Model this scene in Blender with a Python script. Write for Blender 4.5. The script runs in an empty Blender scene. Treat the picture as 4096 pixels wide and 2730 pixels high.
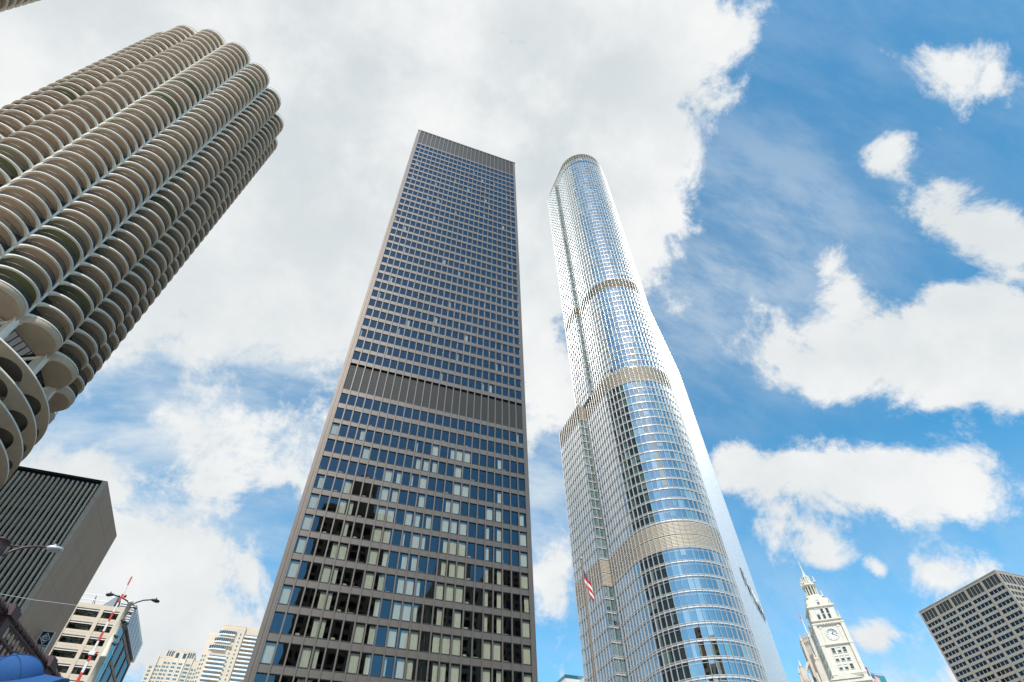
import bpy, bmesh, math, random
import numpy as np
from mathutils import Matrix, Vector, Euler
R = math.radians
random.seed(11)
sc = bpy.context.scene
COL = sc.collection

# ------------------------------------------------------------------ camera
# x = east, y = north, z = up, metres; the lens is the origin, a crouching
# photographer on the river walk.  Rows: right, down, forward.
CAM = ((0.93979976, -0.3414288, -0.01424045),
       (0.25180461, 0.72007329, -0.64659794),
       (0.23102132, 0.60408677, 0.76269805))
FPX = 2238.96                       # focal length in pixels of the 4096 px photograph
cd = bpy.data.cameras.new('camera')
cam = bpy.data.objects.new('camera', cd); COL.objects.link(cam)
cd.sensor_width = 36; cd.lens = FPX / 4096 * 36; cd.clip_start = 0.05; cd.clip_end = 20000
_r, _d, _f = [Vector(v) for v in CAM]
cam.matrix_world = Matrix(((_r.x, -_d.x, -_f.x, 0), (_r.y, -_d.y, -_f.y, 0), (_r.z, -_d.z, -_f.z, 0), (0, 0, 0, 1)))
sc.camera = cam
def ray(px, py):                    # photograph pixel -> direction
    v = _r * (px - 2048) + _d * (py - 1365) + _f * FPX
    return v.normalized()

# ------------------------------------------------------------------ light
SUN_AZ, SUN_EL = 204.0, 50.0        # compass bearing and height of the sun
sd = bpy.data.lights.new('sun', 'SUN'); sd.energy = 4.2; sd.angle = R(0.53); sd.color = (1.0, 0.955, 0.88)
so = bpy.data.objects.new('sun', sd); COL.objects.link(so)
sdir = Vector((math.sin(R(SUN_AZ)) * math.cos(R(SUN_EL)), math.cos(R(SUN_AZ)) * math.cos(R(SUN_EL)), math.sin(R(SUN_EL))))
so.rotation_euler = (-sdir).to_track_quat('-Z', 'Y').to_euler()
so.location = (0, -60, 300)
sc.view_settings.view_transform = 'Standard'; sc.view_settings.look = 'None'
sc.view_settings.exposure = 0.0; sc.view_settings.gamma = 1.0; sc.view_settings.use_curve_mapping = False
sc.render.engine = 'CYCLES'
sc.cycles.use_denoising = True
sc.cycles.max_bounces = 8; sc.cycles.transparent_max_bounces = 12; sc.cycles.sample_clamp_indirect = 6

# ------------------------------------------------------------------ sky
w = bpy.data.worlds.new('World'); sc.world = w; w.use_nodes = True
nt = w.node_tree; nt.nodes.clear()
def N(t, **k):
    n = nt.nodes.new(t)
    for a, b in k.items():
        if a.startswith('i_'):
            key = a[2:]; key = int(key) if key.isdigit() else key
            n.inputs[key].default_value = b
        else: setattr(n, a, b)
    return n
def K(a, b): nt.links.new(a, b)
def MATH(op, a, b=None, c=None, clamp=False):
    n = N('ShaderNodeMath', operation=op, use_clamp=clamp)
    for i, v in enumerate((a, b, c)):
        if v is None: continue
        if isinstance(v, (int, float)): n.inputs[i].default_value = v
        else: K(v, n.inputs[i])
    return n.outputs[0]
def STEP(x, a, b):
    n = N('ShaderNodeMapRange', interpolation_type='SMOOTHSTEP'); K(x, n.inputs[0])
    n.inputs[1].default_value = a; n.inputs[2].default_value = b; return n.outputs[0]
def MIX(f, a, b):
    n = N('ShaderNodeMix', data_type='RGBA')
    if isinstance(f, (int, float)): n.inputs[0].default_value = f
    else: K(f, n.inputs[0])
    for i, v in ((6, a), (7, b)):
        if isinstance(v, tuple): n.inputs[i].default_value = (*v, 1)
        else: K(v, n.inputs[i])
    return n.outputs[2]
tc = N('ShaderNodeTexCoord').outputs['Generated']
sky = N('ShaderNodeTexSky', sky_type='NISHITA', sun_disc=False, sun_elevation=R(SUN_EL), sun_rotation=R(SUN_AZ),
        air_density=1.0, dust_density=0.35, ozone_density=2.2, altitude=180)
hs = N('ShaderNodeHueSaturation'); hs.inputs['Saturation'].default_value = 1.30; hs.inputs['Value'].default_value = 2.35
hs.inputs['Hue'].default_value = 0.480
K(sky.outputs[0], hs.inputs['Color'])
def NOISE(scale, detail, rough, vec=None, dist=0.0):
    n = N('ShaderNodeTexNoise'); n.inputs['Scale'].default_value = scale; n.inputs['Detail'].default_value = detail
    n.inputs['Roughness'].default_value = rough; n.inputs['Distortion'].default_value = dist
    K(vec if vec is not None else tc, n.inputs['Vector']); return n.outputs['Fac']
def MAP(loc=(0, 0, 0), rot=(0, 0, 0), scl=(1, 1, 1), typ='POINT'):
    m = N('ShaderNodeMapping', vector_type=typ); K(tc, m.inputs[0])
    m.inputs['Location'].default_value = loc; m.inputs['Rotation'].default_value = rot; m.inputs['Scale'].default_value = scl
    return m.outputs[0]
def BLOB(px, py, rx, ry, ang, amp, prev):
    """a cloud bank seen towards a pixel of the photograph (2353 px wide picture), soft ellipse on the sky dome"""
    c = ray(px * 4096 / 2353, py * 4096 / 2353)
    x = (ray((px + 4) * 4096 / 2353, py * 4096 / 2353) - c).normalized(); x = (x - c * x.dot(c)).normalized(); y = c.cross(x)
    k = math.radians(ang); x, y = x * math.cos(k) + y * math.sin(k), y * math.cos(k) - x * math.sin(k)
    off = math.hypot(px - 1176, py - 784) / 1286
    sc_ = 1 / (1286 * (1 + off * off) ** .5)                      # picture px -> radians
    m = MAP(c, Matrix((x, y, c)).transposed().to_euler(), (rx * sc_, ry * sc_, 0.9), 'TEXTURE')
    g = N('ShaderNodeTexGradient', gradient_type='SPHERICAL'); K(m, g.inputs[0])
    return MATH('MULTIPLY_ADD', g.outputs['Fac'], amp, 0.0 if prev is None else prev)
CLOUDS = [  # px, py, rx, ry, angle, strength
    (420, 60, 1300, 900, 10, 1.9), (1130, 230, 620, 560, 0, 1.0), (1440, 130, 300, 520, 12, .95), (930, 760, 560, 640, 0, .62),
    (1490, 450, 150, 260, 15, .75), (620, 640, 420, 380, 0, .5), (1240, 700, 230, 520, 0, .7), (60, 680, 330, 560, 0, .55),
    (330, 1240, 300, 260, -25, 1.15), (450, 1450, 400, 250, 0, 1.1), (120, 1090, 190, 130, 0, .75), (1275, 1340, 130, 180, 0, .95),
    (2290, 180, 230, 115, 14, .85), (2025, 358, 82, 84, -20, 1.05), (2190, 500, 190, 105, 18, .85), (2350, 560, 120, 130, 0, .8),
    (2080, 815, 460, 190, 7, 1.35), (2310, 770, 260, 220, 0, .85), (1850, 850, 190, 110, 20, .5), (1930, 640, 130, 80, 30, .72),
    (1850, 1085, 290, 105, -2, 1.1), (2200, 1115, 310, 150, -6, 1.25), (1680, 1065, 120, 110, 0, .8), (1860, 1215, 180, 105, 10, 1.0),
    (2170, 1315, 170, 84, 0, 1.0), (1880, 1290, 150, 64, 0, .75), (2018, 1460, 92, 64, 0, .95), (2020, 1310, 40, 36, 0, .75),
    (1560, 600, 200, 260, 0, .30), (1640, 720, 180, 140, 0, .25)]
cov = None
for b in CLOUDS:
    cov = BLOB(*b, cov)
thick = STEP(cov, 1.15, 2.3)
cov = MATH('MINIMUM', cov, 1.3)
# open-sky cloud field that carries on all round, behind the camera too
far = STEP(NOISE(2.1, 1, .5, MAP((1.3, 5.7, 2.2))), .52, .72)
cov = MATH('MAXIMUM', cov, MATH('MULTIPLY', far, .6))
big = NOISE(7.5, 8, .66, MAP((2.2, .4, 0.3)), .25)
dens = STEP(MATH('ADD', cov, MATH('MULTIPLY', MATH('SUBTRACT', big, .5), 2.7)), .34, .80)
# thin high streaks
st = NOISE(3.4, 5, .62, MAP((1, 0, 0), (0.35, 0.2, 0.6), (1.0, 4.6, 3.2)))
vb = MATH('MULTIPLY', STEP(NOISE(1.3, 0, .5, MAP((7.5, 2.2, 3.1))), .35, .7), .20)
for b in ((470, 960, 700, 420, 12, 1.5), (1690, 660, 460, 420, 0, .6), (1250, 1060, 260, 420, 0, 1.0), (2000, 1500, 1200, 500, 0, .45)): vb = BLOB(*b, vb)
veil = MATH('MULTIPLY', MATH('MINIMUM', vb, .95), MATH('MULTIPLY_ADD', STEP(st, .30, .72), .75, .25))
shade = STEP(MATH('ADD', MATH('MULTIPLY', NOISE(4.2, 5, .58, MAP((3.7, 0, 5))), .8), MATH('MULTIPLY', big, .35)), .40, .76)
dark = MATH('MULTIPLY', MATH('SUBTRACT', 1.0, shade), MATH('MULTIPLY_ADD', thick, .38, .62))
ccol = MIX(dark, (9.3, 9.4, 9.4), (6.3, 6.95, 7.25))
col = MIX(veil, hs.outputs[0], (7.2, 8.0, 8.6))
col = MIX(dens, col, ccol)
bg = N('ShaderNodeBackground'); K(col, bg.inputs[0]); bg.inputs[1].default_value = 0.1
w.cycles.sampling_method = 'MANUAL'; w.cycles.sample_map_resolution = 512
K(bg.outputs[0], N('ShaderNodeOutputWorld').inputs[0])

# ------------------------------------------------------------------ helpers
STREET, WALK, WATER = 3.1, -.95, -2.4
MATS = {}
def mat(name, col, rough=.7, metal=0.0, var=0.12, scale=1.5, bump=0.0, bscale=30., spec=.5, streak=False, alpha2=None):
    m = bpy.data.materials.new(name); m.use_nodes = True; t = m.node_tree; p = t.nodes['Principled BSDF']
    p.inputs['Roughness'].default_value = rough; p.inputs['Metallic'].default_value = metal
    p.inputs['Specular IOR Level'].default_value = spec
    tcn = t.nodes.new('ShaderNodeTexCoord'); n = t.nodes.new('ShaderNodeTexNoise')
    mp = t.nodes.new('ShaderNodeMapping'); t.links.new(tcn.outputs['Object'], mp.inputs[0]); t.links.new(mp.outputs[0], n.inputs[0])
    if streak: mp.inputs['Scale'].default_value = (1, 1, .12)
    n.inputs['Scale'].default_value = scale; n.inputs['Detail'].default_value = 5; n.inputs['Roughness'].default_value = .62
    mx = t.nodes.new('ShaderNodeMix'); mx.data_type = 'RGBA'
    mx.inputs[6].default_value = (*[c * (1 - var) for c in col], 1); mx.inputs[7].default_value = (*[min(1, c * (1 + var)) for c in (alpha2 or col)], 1)
    t.links.new(n.outputs['Fac'], mx.inputs[0]); t.links.new(mx.outputs[2], p.inputs['Base Color'])
    if bump:
        n2 = t.nodes.new('ShaderNodeTexNoise'); n2.inputs['Scale'].default_value = bscale; n2.inputs['Detail'].default_value = 4
        t.links.new(tcn.outputs['Object'], n2.inputs[0]); b = t.nodes.new('ShaderNodeBump'); b.inputs['Strength'].default_value = bump
        b.inputs['Distance'].default_value = .05; t.links.new(n2.outputs['Fac'], b.inputs['Height']); t.links.new(b.outputs[0], p.inputs['Normal'])
    MATS[name] = m; return m
def glass(name, tint=(.25, .3, .3), refl=.16, wob=.012, wscale=.35, rtint=(.9, .95, 1), fpow=1.0, rough=0.0):
    """window glass: mirror reflection growing at grazing angles, tinted see-through, faint float-glass ripple"""
    m = bpy.data.materials.new(name); m.use_nodes = True; t = m.node_tree; t.nodes.clear()
    o = t.nodes.new('ShaderNodeOutputMaterial'); mx = t.nodes.new('ShaderNodeMixShader'); tr = t.nodes.new('ShaderNodeBsdfTransparent')
    gl = t.nodes.new('ShaderNodeBsdfGlossy'); gl.inputs['Roughness'].default_value = rough; gl.inputs['Color'].default_value = (*rtint, 1)
    tr.inputs[0].default_value = (*tint, 1); fr = t.nodes.new('ShaderNodeFresnel'); fr.inputs[0].default_value = 1.65
    g0 = t.nodes.new('ShaderNodeNewGeometry'); mi = t.nodes.new('ShaderNodeMath'); mi.operation = 'MULTIPLY_ADD'; mi.inputs[1].default_value = 1 / 1.65 - 1.65; mi.inputs[2].default_value = 1.65
    t.links.new(g0.outputs['Backfacing'], mi.inputs[0]); t.links.new(mi.outputs[0], fr.inputs[0])      # same glass from either side
    ma = t.nodes.new('ShaderNodeMath'); ma.operation = 'MULTIPLY_ADD'; ma.inputs[1].default_value = fpow; ma.inputs[2].default_value = refl; ma.use_clamp = True
    n = t.nodes.new('ShaderNodeTexNoise'); n.inputs['Scale'].default_value = wscale; n.inputs['Detail'].default_value = 1
    tcn = t.nodes.new('ShaderNodeTexCoord'); b = t.nodes.new('ShaderNodeBump'); b.inputs['Strength'].default_value = 1; b.inputs['Distance'].default_value = wob
    ge = t.nodes.new('ShaderNodeNewGeometry')
    t.links.new(ge.outputs['Position'], n.inputs[0]); t.links.new(n.outputs['Fac'], b.inputs['Height'])
    t.links.new(b.outputs[0], gl.inputs['Normal'])
    t.links.new(fr.outputs[0], ma.inputs[0]); t.links.new(ma.outputs[0], mx.inputs[0])
    t.links.new(tr.outputs[0], mx.inputs[1]); t.links.new(gl.outputs[0], mx.inputs[2]); t.links.new(mx.outputs[0], o.inputs[0])
    MATS[name] = m; return m

class MB:
    def __init__(s): s.v = []; s.f = []; s.m = []; s.sm = []
    def face(s, pts, m=0, smooth=False):
        b = len(s.v); s.v += [tuple(p) for p in pts]; s.f.append(tuple(range(b, b + len(pts)))); s.m.append(m); s.sm.append(smooth); return s
    def grid(s, rows, m=0, closed=False, smooth=True, flip=False):
        b = len(s.v); n = len(rows[0])
        for r in rows: s.v += [tuple(p) for p in r]
        for i in range(len(rows) - 1):
            for j in range(n if closed else n - 1):
                k = (j + 1) % n; q = (b + i * n + j, b + i * n + k, b + (i + 1) * n + k, b + (i + 1) * n + j)
                s.f.append(q[::-1] if flip else q); s.m.append(m); s.sm.append(smooth)
        return s
    def box(s, x0, x1, y0, y1, z0, z1, m=0):
        b = len(s.v); s.v += [(x, y, z) for z in (z0, z1) for y in (y0, y1) for x in (x0, x1)]
        for q in ((0, 2, 3, 1), (4, 5, 7, 6), (0, 1, 5, 4), (2, 6, 7, 3), (0, 4, 6, 2), (1, 3, 7, 5)):
            s.f.append(tuple(b + i for i in q)); s.m.append(m); s.sm.append(False)
        return s
    def bar(s, p, q, w, h, m=0, up=(0, 0, 1)):
        p, q = Vector(p), Vector(q); d = (q - p).normalized(); u = Vector(up)
        if abs(d.dot(u)) > .98: u = Vector((0, 1, 0))
        x = d.cross(u).normalized() * w / 2; y = x.cross(d).normalized() * h / 2
        a = [p - x - y, p + x - y, p + x + y, p - x + y]; c = [v + (q - p) for v in a]; b = len(s.v)
        s.v += [tuple(v) for v in a + c]
        for f in ((0, 3, 2, 1), (4, 5, 6, 7), (0, 1, 5, 4), (1, 2, 6, 5), (2, 3, 7, 6), (3, 0, 4, 7)):
            s.f.append(tuple(b + i for i in f)); s.m.append(m); s.sm.append(False)
        return s
    def prism(s, poly, z0, z1, m=0, cap=True):
        n = len(poly); b = len(s.v); s.v += [(x, y, z0) for x, y in poly] + [(x, y, z1) for x, y in poly]
        for i in range(n):
            j = (i + 1) % n; s.f.append((b + i, b + j, b + n + j, b + n + i)); s.m.append(m); s.sm.append(False)
        if cap:
            s.f.append(tuple(b + n + i for i in range(n))); s.m.append(m); s.sm.append(False)
            s.f.append(tuple(b + i for i in range(n))[::-1]); s.m.append(m); s.sm.append(False)
        return s
    def tube(s, pts, rad, n=8, m=0, caps=True):
        pts = [Vector(p) for p in pts]; rows = []
        if isinstance(rad, (int, float)): rad = [rad] * len(pts)
        u = None
        for i, p in enumerate(pts):
            d = (pts[min(i + 1, len(pts) - 1)] - pts[max(i - 1, 0)]).normalized()
            if u is None: u = d.orthogonal().normalized()
            u = (u - d * u.dot(d)).normalized(); v = d.cross(u)
            rows.append([p + (u * math.cos(2 * math.pi * k / n) + v * math.sin(2 * math.pi * k / n)) * rad[i] for k in range(n)])
        s.grid(rows, m, True)
        if caps: s.face(rows[0][::-1], m); s.face(rows[-1], m)
        return s
    def lathe(s, prof, n=12, m=0, cx=0, cy=0, smooth=True):
        return s.grid([[(cx + r * math.cos(2 * math.pi * k / n), cy + r * math.sin(2 * math.pi * k / n), z) for k in range(n)] for r, z in prof], m, True, smooth)
    def mesh(s, name, mats):
        me = bpy.data.meshes.new(name); me.from_pydata(s.v, [], s.f); me.update()
        for k in mats: me.materials.append(MATS[k])
        me.polygons.foreach_set('material_index', s.m); me.polygons.foreach_set('use_smooth', s.sm); return me
    def build(s, name, mats, parent=None, loc=None): return put(name, s.mesh(name, mats), parent, loc)
def put(name, me, parent=None, loc=None, rz=0.0):
    o = bpy.data.objects.new(name, me); COL.objects.link(o)
    if parent is not None: o.parent = parent
    if loc is not None: o.location = loc
    if rz: o.rotation_euler = (0, 0, rz)
    return o
def tag(o, label, cat, group=None):
    o['label'] = label; o['category'] = cat
    if group: o['group'] = group
    return o
def thing(name, label, cat, loc=(0, 0, 0), group=None, rz=0.0):
    o = put(name, None, None, loc, rz); return tag(o, label, cat, group)
def stuff(o): o['kind'] = 'stuff'; return o
def struct(o): o['kind'] = 'structure'; return o

def letters(txt, size, parent, loc, m, rot=(R(90), 0, 0), name='sign_lettering', ext=.02, bold=0.0):
    cu = bpy.data.curves.new('t', 'FONT'); cu.body = txt; cu.size = size; cu.align_x = 'CENTER'; cu.align_y = 'CENTER'; cu.extrude = ext; cu.offset = bold
    o = bpy.data.objects.new('t', cu); COL.objects.link(o); bpy.context.view_layer.update()
    me = bpy.data.meshes.new_from_object(o.evaluated_get(bpy.context.evaluated_depsgraph_get())); bpy.data.objects.remove(o)
    me.materials.clear(); me.materials.append(MATS[m]); q = put(name, me, parent, loc); q.rotation_euler = rot; return q

mat('bronze', (.175, .142, .116), .40, .5, .14, .8)
mat('bronze_panel', (.165, .138, .116), .42, .45, .22, .5, streak=True)
mat('bronze_dark', (.05, .045, .042), .5, .5)
mat('louvre_dark', (.055, .056, .05), .55, .2)
mat('interior', (.05, .047, .042), .9); mat('interior_back', (.10, .09, .075), .9, 0, .5, .6)
mat('curtain', (.74, .73, .66), .95, 0, .08, 6); mat('office_clutter', (.6, .56, .45), .8, 0, .4, 3)
glass('bronze_glass', (.70, .715, .655), .05, .010, .33, (.72, .88, 1.0), .95)
mat('steel', (.68, .675, .66), .36, .4, .06, 1.2); mat('steel_rail', (.70, .68, .645), .45, .15, .06, 1.2)
mat('louvre_tan', (.60, .52, .41), .5, .15, .1, 2); mat('fin', (.60, .595, .58), .27, .5, .05, 1)
mat('shade_green', (.34, .44, .33), .9, 0, .2, 1.2); mat('shade_white', (.72, .74, .72), .9); mat('room_reflection_dark', (.045, .06, .06), .9, 0, .4, .8); mat('room_dark', (.20, .24, .25), .9, 0, .4, .8)
glass('tower_glass', (.66, .74, .72), .36, .006, .30, (.94, .98, 1.0))
mat('concrete', (.58, .455, .33), .85, 0, .22, .7, .25, 9); mat('concrete_white_lit', (.84, .77, .66), .8, 0, .10, 1.2)  # balcony concrete in two tones: sunlit rims lightened, shaded soffits darkened in the colour
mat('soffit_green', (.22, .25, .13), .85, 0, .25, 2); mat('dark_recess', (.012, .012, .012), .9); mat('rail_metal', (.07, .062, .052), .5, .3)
glass('balcony_glass', (.20, .22, .22), .10, .01, .4)
mat('parking_slab', (.30, .25, .20), .9, 0, .3, 1.0)
mat('hotel_concrete', (.74, .59, .46), .9, 0, .22, .35, .3, 6, streak=True); mat('hotel_strip', (.88, .72, .55), .85, 0, .1, 1)
glass('teal_glass', (.20, .27, .30), .14, .01, .5, (.55, .58, .56))
mat('black_panel', (.02, .022, .024), .45, .2)
mat('cream_stone', (.72, .62, .50), .85, 0, .08, 1.1, .15, 12); mat('brown_stone', (.30, .22, .16), .8)
mat('white_metal', (.78, .78, .78), .45, .2); mat('grey_metal', (.30, .33, .36), .4, .6)
mat('beige_stone', (.64, .51, .385), .85, 0, .07, .5); mat('beige_pale', (.68, .57, .45), .85, 0, .06, .5)
glass('green_glass', (.22, .32, .29), .20, .01, .5, (.72, .84, .78))
mat('terracotta', (.70, .64, .535), .6, 0, .20, .9, .3, 3); mat('terracotta_dark', (.30, .26, .20), .8, 0, .2, 2); mat('gothic_stone', (.62, .53, .44), .85, 0, .2, .6, .4, 3)
mat('clock_white', (.86, .85, .82), .6, 0, .03); mat('clock_black', (.03, .025, .05), .5)
mat('grey_concrete', (.34, .295, .245), .85, 0, .10, .5); mat('pale_mullion', (.50, .47, .43), .6, .2); mat('blind_brown', (.10, .085, .075), .9)
glass('dark_glass', (.30, .32, .36), .02, .008, .4, (.55, .62, .75), .7)
mat('teal_panel', (.02, .30, .32), .3, .1, .2, 1); mat('red_panel', (.28, .02, .05), .5)
mat('plaza', (.52, .48, .43), .9, 0, .2, .3, .2, 4); mat('asphalt', (.13, .128, .125), .9, 0, .25, .5); mat('riverwalk', (.42, .40, .37), .9, 0, .15, 1)
mat('water', (.05, .10, .085), .08, 0, .2, .4, .5, 1.2)
mat('bridge_paint', (.085, .05, .055), .5, .2, .25, 5); mat('lamp_purple', (.10, .06, .07), .45, .3); mat('led_head', (.62, .66, .70), .35, .4)
mat('lens', (.55, .55, .42), .3); mat('cream_paint', (.74, .68, .55), .5, 0, .1, 4); mat('black_iron', (.02, .02, .02), .5, .3)
mat('paint_red', (.62, .035, .02), .45); mat('paint_white', (.80, .79, .76), .5, 0, .08, 3)
mat('flag_red', (.52, .012, .02), .8); mat('flag_white', (.80, .79, .77), .8); mat('flag_blue', (.03, .05, .17), .8)
mat('cap_blue', (.012, .085, .27), .85, 0, .12, 40, .15, 300); mat('cap_seam_blue', (.008, .06, .20), .9, 0, .1, 40); mat('skin', (.45, .27, .19), .6); mat('hair', (.03, .02, .015), .7); mat('shirt', (.10, .11, .13), .9); mat('trousers', (.04, .045, .06), .9); mat('shoe', (.05, .05, .05), .7)
mat('pole_bronze', (.30, .22, .16), .45, .4); mat('leaf', (.06, .11, .03), .8, 0, .4, 9); mat('brick_brown', (.30, .21, .15), .9, 0, .25, .4); mat('lime_dark', (.46, .40, .32), .9, 0, .2, .4)

# ------------------------------------------------------------------ setting
def sheet(name, x0, x1, y0, y1, z, m):
    return struct(MB().face([(x0, y0, z), (x1, y0, z), (x1, y1, z), (x0, y1, z)]).build(name, [m]))
sheet('ground', -6000, 6000, 70, 9000, STREET, 'plaza')
sheet('street', -36, -6.2, 70.5, 900, STREET + .004, 'asphalt')
sheet('river', -6000, 6000, 9, 70, WATER, 'water')
sheet('riverwalk', -6000, 6000, -16, 9, WALK, 'riverwalk')
sheet('street_south', -6000, 6000, -6000, -16, STREET, 'plaza')
struct(MB().box(-6000, 6000, 69.2, 70, WATER - 1, STREET + .9).build('river_wall', ['plaza']))
struct(MB().box(-6000, 6000, -16.8, -16, WALK - 1, STREET + .9).build('embankment_wall', ['plaza']))
_bd = MB()                                                     # bridge deck west of the railing, leaning 7 degrees east of north
def bl(n): return -5.97 + .1207 * n
for a, b in ((-15.6, 69),):
    _bd.prism([(bl(a) - 24, a), (bl(a) + .25, a), (bl(b) + .25, b), (bl(b) - 24, b)], STREET - .9, STREET)
struct(_bd.build('bridge_deck', ['asphalt']))

# ------------------------------------------------------------------ dark bronze office tower (middle)
BX0, BAY, NB, BY, BTOP = -3.45, 1.524, 24, 81.19, 211.2
BX1 = BX0 + BAY * NB
tops_hi = [199.3 - 3.61 * k for k in range(33)]                # spandrel tops above the louvre band
tops_lo = [75.4 - 3.68 * j for j in range(19)]                 # and below it
T = thing('office_tower', 'dark bronze steel and glass office slab with a louvred band at mid height', 'office tower', (0, BY, STREET))
def P(mb, name, mats): return mb.build(name, mats, T, (0, -BY, -STREET))
SPH = 1.06
me_pane = MB().face([(-.70, .26, 0), (.70, .26, 0), (.70, .26, 1), (-.70, .26, 1)], 0)
for x0, x1, z0, z1 in ((-.70, .70, 0, .035), (-.70, .70, .965, 1), (-.70, -.655, .035, .965), (.655, .70, .035, .965)):
    me_pane.box(x0, x1, .20, .30, z0, z1, 1)
me_pane = me_pane.mesh('window', ['bronze_glass', 'bronze_dark'])
sp = MB().box(-.68, .68, .14, .30, .06, SPH - .06, 0)
for x0, x1, z0, z1 in ((-.70, .70, 0, .06), (-.70, .70, SPH - .06, SPH), (-.70, -.66, .06, SPH - .06), (.66, .70, .06, SPH - .06)):
    sp.box(x0, x1, .105, .30, z0, z1, 1 if z1 - z0 < .1 and x1 - x0 > 1 else 0)
me_sp = sp.mesh('spandrel_panel', ['bronze_panel', 'bronze_dark'])
wins = []; spans = []
def rows(tops, upper):
    prev = upper
    for t in tops:
        for i in range(NB):
            x = BX0 + BAY * (i + .5)
            wins.append((x, t, prev - SPH)); spans.append((x, t - SPH))
        prev = t
rows(tops_hi[1:], tops_hi[0])
for i in range(NB): spans.append((BX0 + BAY * (i + .5), tops_hi[0] - SPH))
for i in range(NB): spans.append((BX0 + BAY * (i + .5), tops_lo[0] - SPH))
rows(tops_lo[1:], tops_lo[0])
def near(z): return 20.5 < z < 210
cand = sorted([q for q in wins if near(q[1])], key=lambda q: q[1])
wsel = set(cand[:300]); ssel = set(sorted([q for q in spans if near(q[1])], key=lambda q: q[1])[:300])
for q in sorted(wsel):
    o = put('window', me_pane, T, (q[0], 0, q[1] - STREET)); o.scale = (1, 1, q[2] - q[1])
for q in sorted(ssel): put('spandrel_panel', me_sp, T, (q[0], 0, q[1] - STREET))
mb = MB()
for x, z0, z1 in wins:
    if (x, z0, z1) in wsel: continue
    mb.face([(x - .7, BY + .26, z0), (x + .7, BY + .26, z0), (x + .7, BY + .26, z1), (x - .7, BY + .26, z1)], 0)
    for a, b in ((z0, z0 + .09), (z1 - .09, z1)): mb.box(x - .7, x + .7, BY + .20, BY + .30, a, b, 1)
stuff(P(mb, 'upper_windows', ['bronze_glass', 'bronze_dark']))
mb = MB()
for x, z in spans:
    if (x, z) in ssel: continue
    mb.box(x - .70, x + .70, BY + .14, BY + .30, z, z + SPH, 0)
stuff(P(mb, 'upper_spandrels', ['bronze_panel', 'bronze_dark']))
for i in range(NB + 1):                                        # I-beam mullions, the full height
    x = BX0 + BAY * i
    mb = MB().box(x - .10, x + .10, BY - .02, BY + .02, STREET + 9, BTOP).box(x - .03, x + .03, BY + .02, BY + .20, STREET + 9, BTOP).box(x - .09, x + .09, BY + .20, BY + .32, STREET + 9, BTOP)
    P(mb, 'mullion', ['bronze'])
def slats(w, h, n, m=0):
    mb = MB().box(-w / 2, w / 2, .40, .45, 0, h, 1)
    for k in range(n):
        x = -w / 2 + w * (k + .5) / n; mb.box(x - w / n * .27, x + w / n * .27, .20, .36, 0, h, 0)
    for z in (0, h - .08): mb.box(-w / 2, w / 2, .17, .38, z, z + .08, 0)
    return mb
ml = slats(1.36, 82.0 - 75.5, 11).mesh('louvre_panel', ['louvre_dark', 'black_panel'])
mc = slats(1.36, 210.6 - 199.4, 11).mesh('crown_louvre', ['louvre_dark', 'black_panel'])
for i in range(NB):
    x = BX0 + BAY * (i + .5)
    put('louvre_panel', ml, T, (x, 0, 75.5 - STREET)); put('louvre_panel', mc, T, (x, 0, 199.4 - STREET))
P(MB().box(BX0 - .95, BX1 + .95, BY + .03, BY + .5, 210.62, BTOP - .05), 'roof_fascia', ['bronze'])
for x0, x1 in ((BX0 - .98, BX0 - .55), (BX0 - .50, BX0 - .12), (BX1 + .12, BX1 + .50), (BX1 + .55, BX1 + .80)):
    mb = MB().box(x0, x1, BY + (.04 if abs(x0 + .1 - BX0) < .6 or abs(x1 - .1 - BX1) < .6 else .25), BY + .9, STREET, BTOP - .3)
    P(mb, 'corner_column', ['bronze'])
# long west and east sides
DEP = 83.8
for sx, xf in ((-1, BX0 - 1.0), (1, BX1 + .82)):
    mb = MB(); mb.box(min(xf, xf - sx * .3), max(xf, xf - sx * .3), BY + .9, BY + DEP, STREET, BTOP - .5, 0)
    for k in range(1, 56):
        y = BY + k * DEP / 56; mb.box(min(xf, xf + sx * .16), max(xf, xf + sx * .16), y - .06, y + .06, STREET + 9, BTOP - .4, 1)
    for t in tops_hi + tops_lo:
        mb.box(min(xf, xf + sx * .04), max(xf, xf + sx * .04), BY + 1, BY + DEP - .1, t - SPH, t, 1)
    stuff(P(mb, 'side_facade', ['bronze_panel', 'bronze']))
P(MB().box(BX0 - .6, BX1 + .6, BY + 9, BY + DEP - .3, STREET, BTOP - 1.2), 'core', ['interior_back'])
P(MB().box(BX0 - .9, BX1 + .7, BY + .5, BY + DEP, BTOP - 1.1, BTOP - .6), 'roof', ['bronze_dark'])
mb = MB()
for t in tops_hi + tops_lo: mb.box(BX0 - .4, BX1 + .4, BY + .32, BY + 9.1, t - SPH + .02, t - .25, 0)
mb.box(BX0 - .5, BX1 + .5, BY + .5, BY + 1, 75.4, 82.2, 0); mb.box(BX0 - .5, BX1 + .5, BY + .5, BY + 1, 199.3, 210.4, 0)
for k in range(8):
    x = BX0 + .6 + k * (BX1 - BX0 - 1.2) / 7; mb.box(x - .06, x + .06, BY + 1.6, BY + 9, STREET, 199, 1)
P(mb, 'floor_slabs', ['interior', 'interior_back'])
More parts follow.
